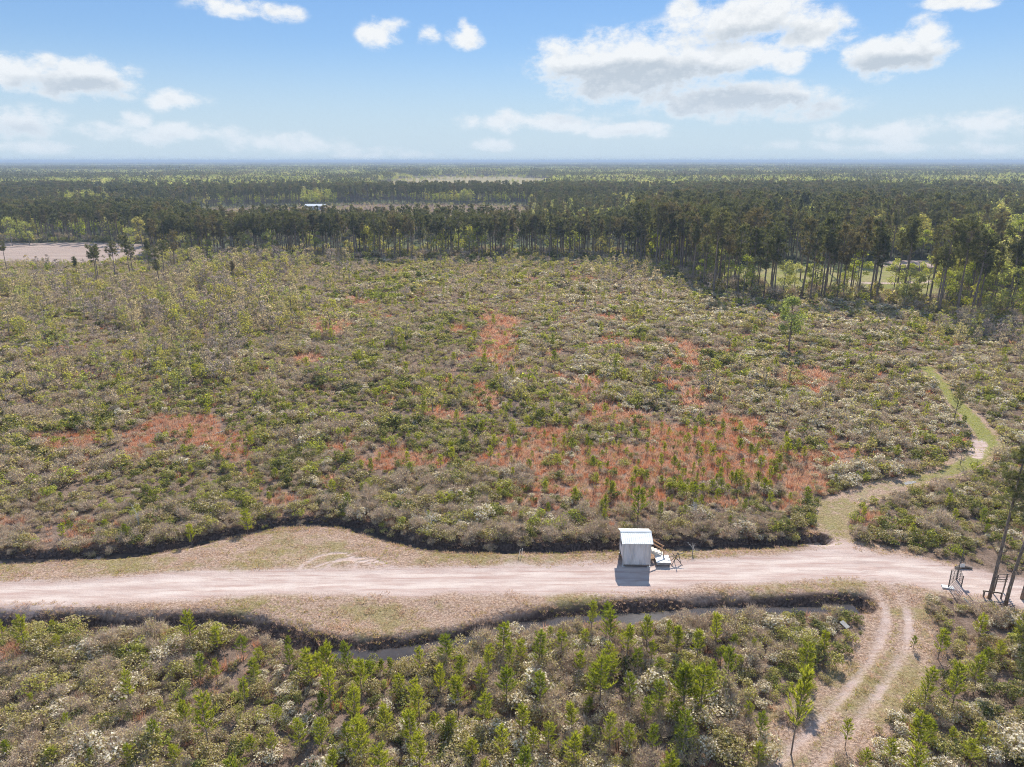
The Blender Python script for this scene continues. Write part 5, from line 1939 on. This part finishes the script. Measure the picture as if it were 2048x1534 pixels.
# ------------------------------------------------------------------ the white-roofed cabin
def cabin():
    gl, gr = G(1245.5, 1137), G(1299.5, 1135.5)
    x0, x1 = gl[0], gr[0]
    yf = (gl[1] + gr[1]) / 2
    W, D = x1 - x0, 2.42
    cx, cyy = (x0 + x1) / 2, yf + D / 2
    gz = ground_z(cx, cyy)
    o = empty('cabin', (cx, cyy, gz), -0.02)
    z0, ze, zr = 0.16, 2.56, 2.98     # sill, eave, ridge
    hw, hd = W / 2, D / 2

    def ribbed(a, b, zb, zt, name, ztop_fn=None):
        """wall of upright ribbed sheet between plan points a and b"""
        a, b = np.array(a), np.array(b)
        L = np.linalg.norm(b - a)
        d = (b - a) / L
        nrm = np.array([d[1], -d[0]])
        n = int(round(L / 0.15))
        prof = []
        for k in range(n):
            s = L * k / n
            w = L / n
            prof += [(s, 0.0), (s + w * .62, 0.0), (s + w * .70, .022), (s + w * .92, .022)]
        prof.append((L, 0.0))
        mb = MB()
        V, F = [], []
        for s, off in prof:
            p = a + d * s + nrm * off
            zt_ = ztop_fn(s / L) if ztop_fn else zt
            V += [(p[0], p[1], zb), (p[0], p[1], zt_)]
        for k in range(len(prof) - 1):
            F.append((2 * k, 2 * k + 2, 2 * k + 3, 2 * k + 1))
        # inner face closes the sheet
        m = len(V)
        pi_ = a - nrm * .05
        pj = b - nrm * .05
        ztm = ztop_fn(0.5) if ztop_fn else zt
        V += [(pi_[0], pi_[1], zb), (pj[0], pj[1], zb), (pj[0], pj[1], ztop_fn(1) if ztop_fn else zt), (pi_[0], pi_[1], ztop_fn(0) if ztop_fn else zt)]
        F.append((m, m + 3, m + 2, m + 1))
        mb.add(V, F)
        return mb.build(name, M_SIDING, o)
    gable = lambda t: ze + (zr - ze) * (1 - abs(2 * t - 1)) - 0.03
    ribbed((-hw, -hd), (hw, -hd), z0, ze, 'front_wall')
    ribbed((hw, hd), (-hw, hd), z0, ze, 'back_wall')
    lw = ribbed((-hw, hd), (-hw, -hd), 0.75, ze, 'side_wall', gable)
    rw = ribbed((hw, -hd), (hw, hd), 0.75, ze, 'side_wall', gable)
    # door on the stair side, window on the other
    mb = MB()
    mb.box((hw + .04, .45, 1.62), (.05, .72, 1.36))
    dr = mb.build('door', M_SIDING, o)
    mb = MB()
    mb.box((hw + .085, .18, 1.6), (.04, .05, .14))
    mb.build('handle', M_DARKMETAL, dr)
    mb = MB()
    mb.box((-hw - .03, 0, 1.85), (.02, .9, .5))
    wn = mb.build('window', plain_mat('dark_glass', (.02, .025, .03), (.03, .035, .04), 2, .1), o)
    mb = MB()
    for (c_, s_) in (((-hw - .04, 0, 2.13), (.05, 1.02, .06)), ((-hw - .04, 0, 1.57), (.05, 1.02, .06)), ((-hw - .04, .48, 1.85), (.05, .06, .5)), ((-hw - .04, -.48, 1.85), (.05, .06, .5))):
        mb.box(c_, s_)
    mb.build('frame', M_SIDING, wn)
    for sx in (-1, 1):
        mb = MB()
        mb.box((sx * (hw - .03), -hd - .035, (z0 + ze) / 2 - .04), (.10, .03, ze - z0 - .10))
        mb.build('corner_trim', M_PALEWOOD2, o)
    mb = MB()
    mb.box((0, -hd - .03, z0 + .05), (W - .20, .03, .12))
    mb.build('base_board', M_OLDWOOD, o)
    # floor, corner posts, brace, footing
    mb = MB()
    mb.box((0, 0, .92), (W - .14, D - .14, .14))
    mb.build('floor_frame', M_OLDWOOD, o)
    for sx in (-1, 1):
        for sy in (-1, 1):
            mb = MB()
            mb.box((sx * (hw - .1), sy * (hd - .1), 0.42), (.1, .1, .86))
            mb.build('post', M_OLDWOOD, o)
            mb = MB()
            mb.box((sx * (hw - .1), sy * (hd - .1), 0.03), (.3, .3, .10))
            mb.build('footing', M_CONC, o)
    mb = MB()
    mb.beam((-hw - .03, hd - .1, .1), (-hw - .03, -hd + .3, .85), .09, .04)
    mb.build('brace', M_LUMBER, o)
    # roof: two ribbed metal slopes and a ridge cap
    ov, ox = 0.19, 0.17
    slope = (zr - ze) / hd

    def roof_side(s):
        mb = MB()
        n = int(round((W + 2 * ox) / 0.19))
        w = (W + 2 * ox) / n
        prof = []
        for k in range(n):
            x = -hw - ox + k * w
            prof += [(x, 0), (x + w * .70, 0), (x + w * .78, .028), (x + w * .92, .028)]
        prof.append((hw + ox, 0))
        V, F = [], []
        ya, za = s * (hd + ov), zr - slope * (hd + ov)
        for x, h in prof:
            V += [(x, ya, za + .05 + h), (x, s * .012, zr + .05 + h)]
        for k in range(len(prof) - 1):
            q = (2 * k, 2 * k + 2, 2 * k + 3, 2 * k + 1)
            F.append(q if s < 0 else q[::-1])
        m = len(V)
        for x in (-hw - ox, hw + ox):
            V += [(x, ya, za + .01), (x, s * .012, zr + .01)]
        q = (m, m + 1, m + 3, m + 2)
        F.append(q if s < 0 else q[::-1])
        mb.add(V, F)
        rp = mb.build('roof_panel', M_ROOF, o)
        fb = MB()
        fb.beam((-hw - ox, ya - s * .012, za + .01), (hw + ox, ya - s * .012, za + .01), .03, .09)
        fb.build('fascia', M_ROOF, rp)
    roof_side(-1)
    roof_side(1)
    mb = MB()
    xx = hw + ox + .01
    mb.add([(-xx, -.16, zr + .085 - slope * .16), (xx, -.16, zr + .085 - slope * .16), (xx, 0, zr + .105), (-xx, 0, zr + .105), (xx, .16, zr + .085 - slope * .16), (-xx, .16, zr + .085 - slope * .16)],
           [(0, 1, 2, 3), (3, 2, 4, 5)])
    mb.build('ridge_cap', M_ROOF, o)
    # stair from the plank landing up to the door
    st = empty('stair')
    st.parent = o
    ya, yb = .08, .86
    xa, xb = hw + .12, hw + 1.42
    za, zb = 1.02, .42
    for yy in (ya, yb):
        mb = MB()
        mb.beam((xa, yy, za - .10), (xb, yy, zb - .14), .05, .22)
        mb.build('stringer', M_PALEWOOD, st)
    nt = 5
    for k in range(nt):
        f = k / (nt - 1)
        mb = MB()
        mb.box((xa + .1 + (xb - xa - .12) * f, (ya + yb) / 2, za + (zb - za) * f), (.26, yb - ya + .12, .045))
        mb.build('tread', M_PALEWOOD, st)
    for yy in (ya - .03, yb + .03):
        mb = MB()
        mb.beam((hw + .10, yy, 1.93), (hw + 1.62, yy, .98), .06, .11)
        mb.build('handrail', M_LUMBER, st)
        for (xq, zq0, zq1) in ((hw + .16, .95, 1.88), (hw + 1.46, .0, 1.06)):
            mb = MB()
            mb.box((xq, yy, (zq0 + zq1) / 2), (.08, .08, zq1 - zq0))
            mb.build('rail_post', M_LUMBER, st)
    tag(o, 'grey ribbed cabin on posts with white metal roof and side stair beside the road', 'cabin')
    return cx, cyy, hw


cabin()


def landing():
    g0, g1 = G(1313, 1136), G(1341, 1135)
    cx, y0 = (g0[0] + g1[0]) / 2, g0[1]
    W = g1[0] - g0[0]
    o = empty('plank_platform', (cx, y0 + .68, ground_z(cx, y0 + .7)), -.03)
    for k in range(4):
        mb = MB()
        mb.box((0, -.52 + k * .345, .43 + .006 * (k % 2)), (W, .30, .045))
        mb.build('plank', M_WHITE, o)
    for sx in (-1, 1):
        mb = MB()
        mb.box((sx * (W / 2 - .12), 0, .365), (.06, 1.30, .08))
        mb.build('bearer', M_OLDWOOD, o)
        for sy in (-1, 1):
            mb = MB()
            mb.box((sx * (W / 2 - .12), sy * .56, .16), (.09, .09, .33))
            mb.build('leg', M_OLDWOOD, o)
    mb = MB()
    mb.box((0, -.665, .28), (W - .02, .03, .24))
    mb.build('skirt_board', M_TIN, o)
    mb = MB()
    mb.box((.18, .05, .475), (.06, .62, .035))
    mb.build('cross_bar', M_TIN, o)
    tag(o, 'low white plank platform at the foot of the cabin stair', 'platform')


landing()


def crossed_stand():
    g = G(1352, 1132)
    o = empty('crossed_bar_stand', (g[0], g[1] + .2, ground_z(g[0], g[1])), .15)
    rods = [((-.55, -.35, 0), (.30, .30, .95)), ((.52, -.38, 0), (-.28, .30, .98)), ((-.75, .10, .62), (.85, .20, 1.0)), ((.05, .45, 0), (.12, -.05, 1.25)),
            ((.30, .30, .95), (.42, -.20, .12)), ((-.45, .35, 0), (-.10, .0, .75))]
    for a, b in rods:
        mb = MB()
        mb.tube([a, b], .032, 6)
        mb.build('bar', M_DARKMETAL, o)
    tag(o, 'dark metal stand of crossed bars on the verge right of the cabin', 'stand')


crossed_stand()

for k, (ua, va, lean, lab) in enumerate(((1037, 1117, .16, 'white pipe stake by the far ditch, left one of two'), (1043.5, 1115, .05, 'white pipe stake by the far ditch, right one of two'))):
    g = G(ua, va)
    mb = MB()
    mb.tube([(0, 0, -.1), (lean, .05, .82)], .03, 7)
    o = mb.build('pipe_stake', M_PIPE, None, (g[0], g[1], ground_z(*g)))
    tag(o, lab, 'stake', 'pair of pipe stakes by the ditch')


def tube_gate():
    a, b, c = G(1896, 1178), G(1912, 1162), G(1922, 1176)
    o = empty('tube_gate', (b[0], b[1], ground_z(*b)), 0)
    z = lambda p: ground_z(*p) - ground_z(*b)

    def leaf(p, name, h0, h1, nb):
        q = np.array([p[0] - b[0], p[1] - b[1]])
        e = empty(name)
        e.parent = o
        for k in range(nb):
            f = k / (nb - 1)
            mb = MB()
            mb.tube([(0.03 * np.sign(q[0]), 0, .12 + f * (h0 - .14)), (q[0], q[1], .12 + f * (h1 - .14))], .018, 5)
            mb.build('bar', M_DARKMETAL, e)
        mb = MB()
        mb.tube([(q[0], q[1], -.05), (q[0], q[1], h1 + .05)], .045, 6)
        mb.build('end_post', M_DARKMETAL, e)
        mb = MB()
        mb.tube([(q[0] * .5, q[1] * .5, .1), (q[0] * .5, q[1] * .5, (h0 + h1) / 2)], .02, 5)
        mb.build('upright', M_DARKMETAL, e)
    leaf(a, 'gate_leaf', 1.55, 1.78, 10)
    leaf(c, 'gate_leaf', 1.50, 1.05, 8)
    mb = MB()
    mb.tube([(0, 0, -.1), (.05, .02, 1.3), (.32, .25, 2.85)], [.075, .06, .04], 7)
    mb.build('gate_post', M_DARKMETAL, o)
    mb = MB()
    mb.box((.22, -.10, 1.52), (.42, .03, .34))
    mb.build('sign_panel', M_SIGN, o)
    tag(o, 'dark tubular metal gate folded in a V around a tall post by the road', 'gate')
    mb = MB()
    mb.box((0, 0, .05), (.95, .5, .12))
    s = mb.build('concrete_pad', M_CONC, None, (a[0] - .05, a[1] + .02, ground_z(*a)))
    s.rotation_euler = (0.03, 0.05, -.25)
    tag(s, 'small white concrete slab at the foot of the metal gate', 'slab')
    mb = MB()
    g = G(1926, 1139)
    mb.tube([(-.7, 0, .12), (0, .08, .16), (.75, -.1, .1)], [.14, .17, .1], 7)
    s = mb.build('fallen_log', M_OLDWOOD, None, (g[0], g[1], ground_z(*g)))
    tag(s, 'short dark fallen log behind the metal gate', 'log')


tube_gate()


def rail_fence():
    a, b = G(1986, 1190), G(2005, 1187)
    o = empty('rail_fence', (a[0], a[1], ground_z(*a)), 0)
    q = b - a
    for p, h in (((0, 0), 1.9), (q, 1.85)):
        mb = MB()
        mb.tube([(p[0], p[1], -.1), (p[0] + .06, p[1], h)], .06, 6)
        mb.build('post', M_OLDWOOD, o)
    for k, hz in enumerate((1.05, 1.28, 1.52, 1.76)):
        mb = MB()
        mb.beam((-.1, 0.05, hz + .1), (q[0] * 1.25, q[1] * 1.25 + .05, hz - .06), .04, .07)
        mb.build('rail', M_OLDWOOD, o)
    tag(o, 'weathered wooden rail fence panel between the roadside pines', 'fence')
    c, d = G(1966, 1196), G(2001, 1200)
    o = empty('low_rail', (c[0], c[1], ground_z(*c)), 0)
    q = d - c
    for p in ((0, 0), q):
        mb = MB()
        mb.box((p[0], p[1], .28), (.1, .1, .6))
        mb.build('post', M_OLDWOOD, o)
    mb = MB()
    mb.beam((-.1, 0.07, .55), (q[0] + .1, q[1] + .07, .50), .05, .12)
    mb.build('rail', M_OLDWOOD, o)
    tag(o, 'low single-rail wooden barrier in front of the tall thin pine', 'barrier')


rail_fence()

g = G(1688, 1258)
mb = MB()
mb.box((0, 0, 0), (.55, .7, .03))
s = mb.build('tin_sheet', M_TIN, None, (g[0], g[1], ground_z(*g) + .42))
s.rotation_euler = (.35, .1, .6)
tag(s, 'small grey tin sheet lying in the scrub near the two-rut track', 'sheet')
g = G(1934, 1218)
mb = MB()
mb.tube([(-.22, .35, .80), (0, .08, .55), (.22, -.3, .12)], [.045, .06, .075], 7)
s = mb.build('fallen_log', M_SNAG, None, (g[0], g[1], ground_z(*g)))
tag(s, 'pale barkless log leaning in the bushes below the gate', 'log')
for (u0, v0, u1, v1, lab) in ((1000, 765, 1012, 735, 'pale bleached log lying in the middle of the rust-red strip'), (500, 1037, 560, 1035, 'thin dark fallen pole lying above the far ditch'),
                              (430, 870, 470, 862, 'bleached stick lying in the scrub beyond the road on the left'), (1495, 1345, 1545, 1338, 'pale fallen branch in the scrub left of the two-rut track'),
                              (815, 1292, 828, 1312, 'bent pale stick standing in the near ditch')):
    p0, p1 = G(u0, v0), G(u1, v1)
    mb = MB()
    q = p1 - p0
    mb.tube([(0, 0, .12), (q[0] * .5, q[1] * .5 + .05, .3), (q[0], q[1], .25)], [.07, .06, .035], 6)
    s = mb.build('fallen_log', M_SNAG if 'dark' not in lab else M_OLDWOOD, None, (p0[0], p0[1], ground_z(*p0)))
    tag(s, lab, 'log')


# two far sheds by the woods
def far_shed(u, v, W, D, H, label):
    g = G(u, v)
    o = empty('farm_shed', (g[0], g[1], 0))
    mb = MB()
    mb.box((0, 0, H * .35), (W, D, H * .7))
    mb.build('wall', M_SIDING, o)
    mb = MB()
    hw, hd = W / 2 + .4, D / 2 + .4
    mb.add([(-hw, -hd, H * .68), (hw, -hd, H * .68), (hw, 0, H), (-hw, 0, H), (hw, hd, H * .68), (-hw, hd, H * .68)], [(0, 1, 2, 3), (3, 2, 4, 5)])
    mb.build('roof', M_ROOF, o)
    for k in range(3):
        mb = MB()
        mb.box((-W * .3 + k * W * .3, -D / 2 - .02, H * .3), (W * .13, .06, H * .35))
        mb.build('door', M_OLDWOOD, o)
    tag(o, label, 'shed')


far_shed(632, 419, 15, 6, 4.2, 'long grey shed at the foot of the dark pine belt left of centre')
far_shed(482, 361, 22, 9, 9.0, 'pale far-off barn showing above the woods on the left')

# ------------------------------------------------------------------ haze
hz = bpy.data.meshes.new('haze')
mb = MB()
E = 42000
mb.box((0, E * .45, 20.0), (2 * E, 2 * E, 46.0))
m, N, out = new_mat('haze_air')
pvn = N.new('ShaderNodeVolumePrincipled')
pvn.inputs['Color'].default_value = (0.53, 0.67, 0.87, 1)
pvn.inputs['Density'].default_value = 0.00023
pvn.inputs['Anisotropy'].default_value = 0.0
N.l.new(pvn.outputs[0], out.inputs['Volume'])
o = mb.build('haze', m)
tag(o, 'thin blue haze in the air over the whole plain', 'haze', kind='stuff')
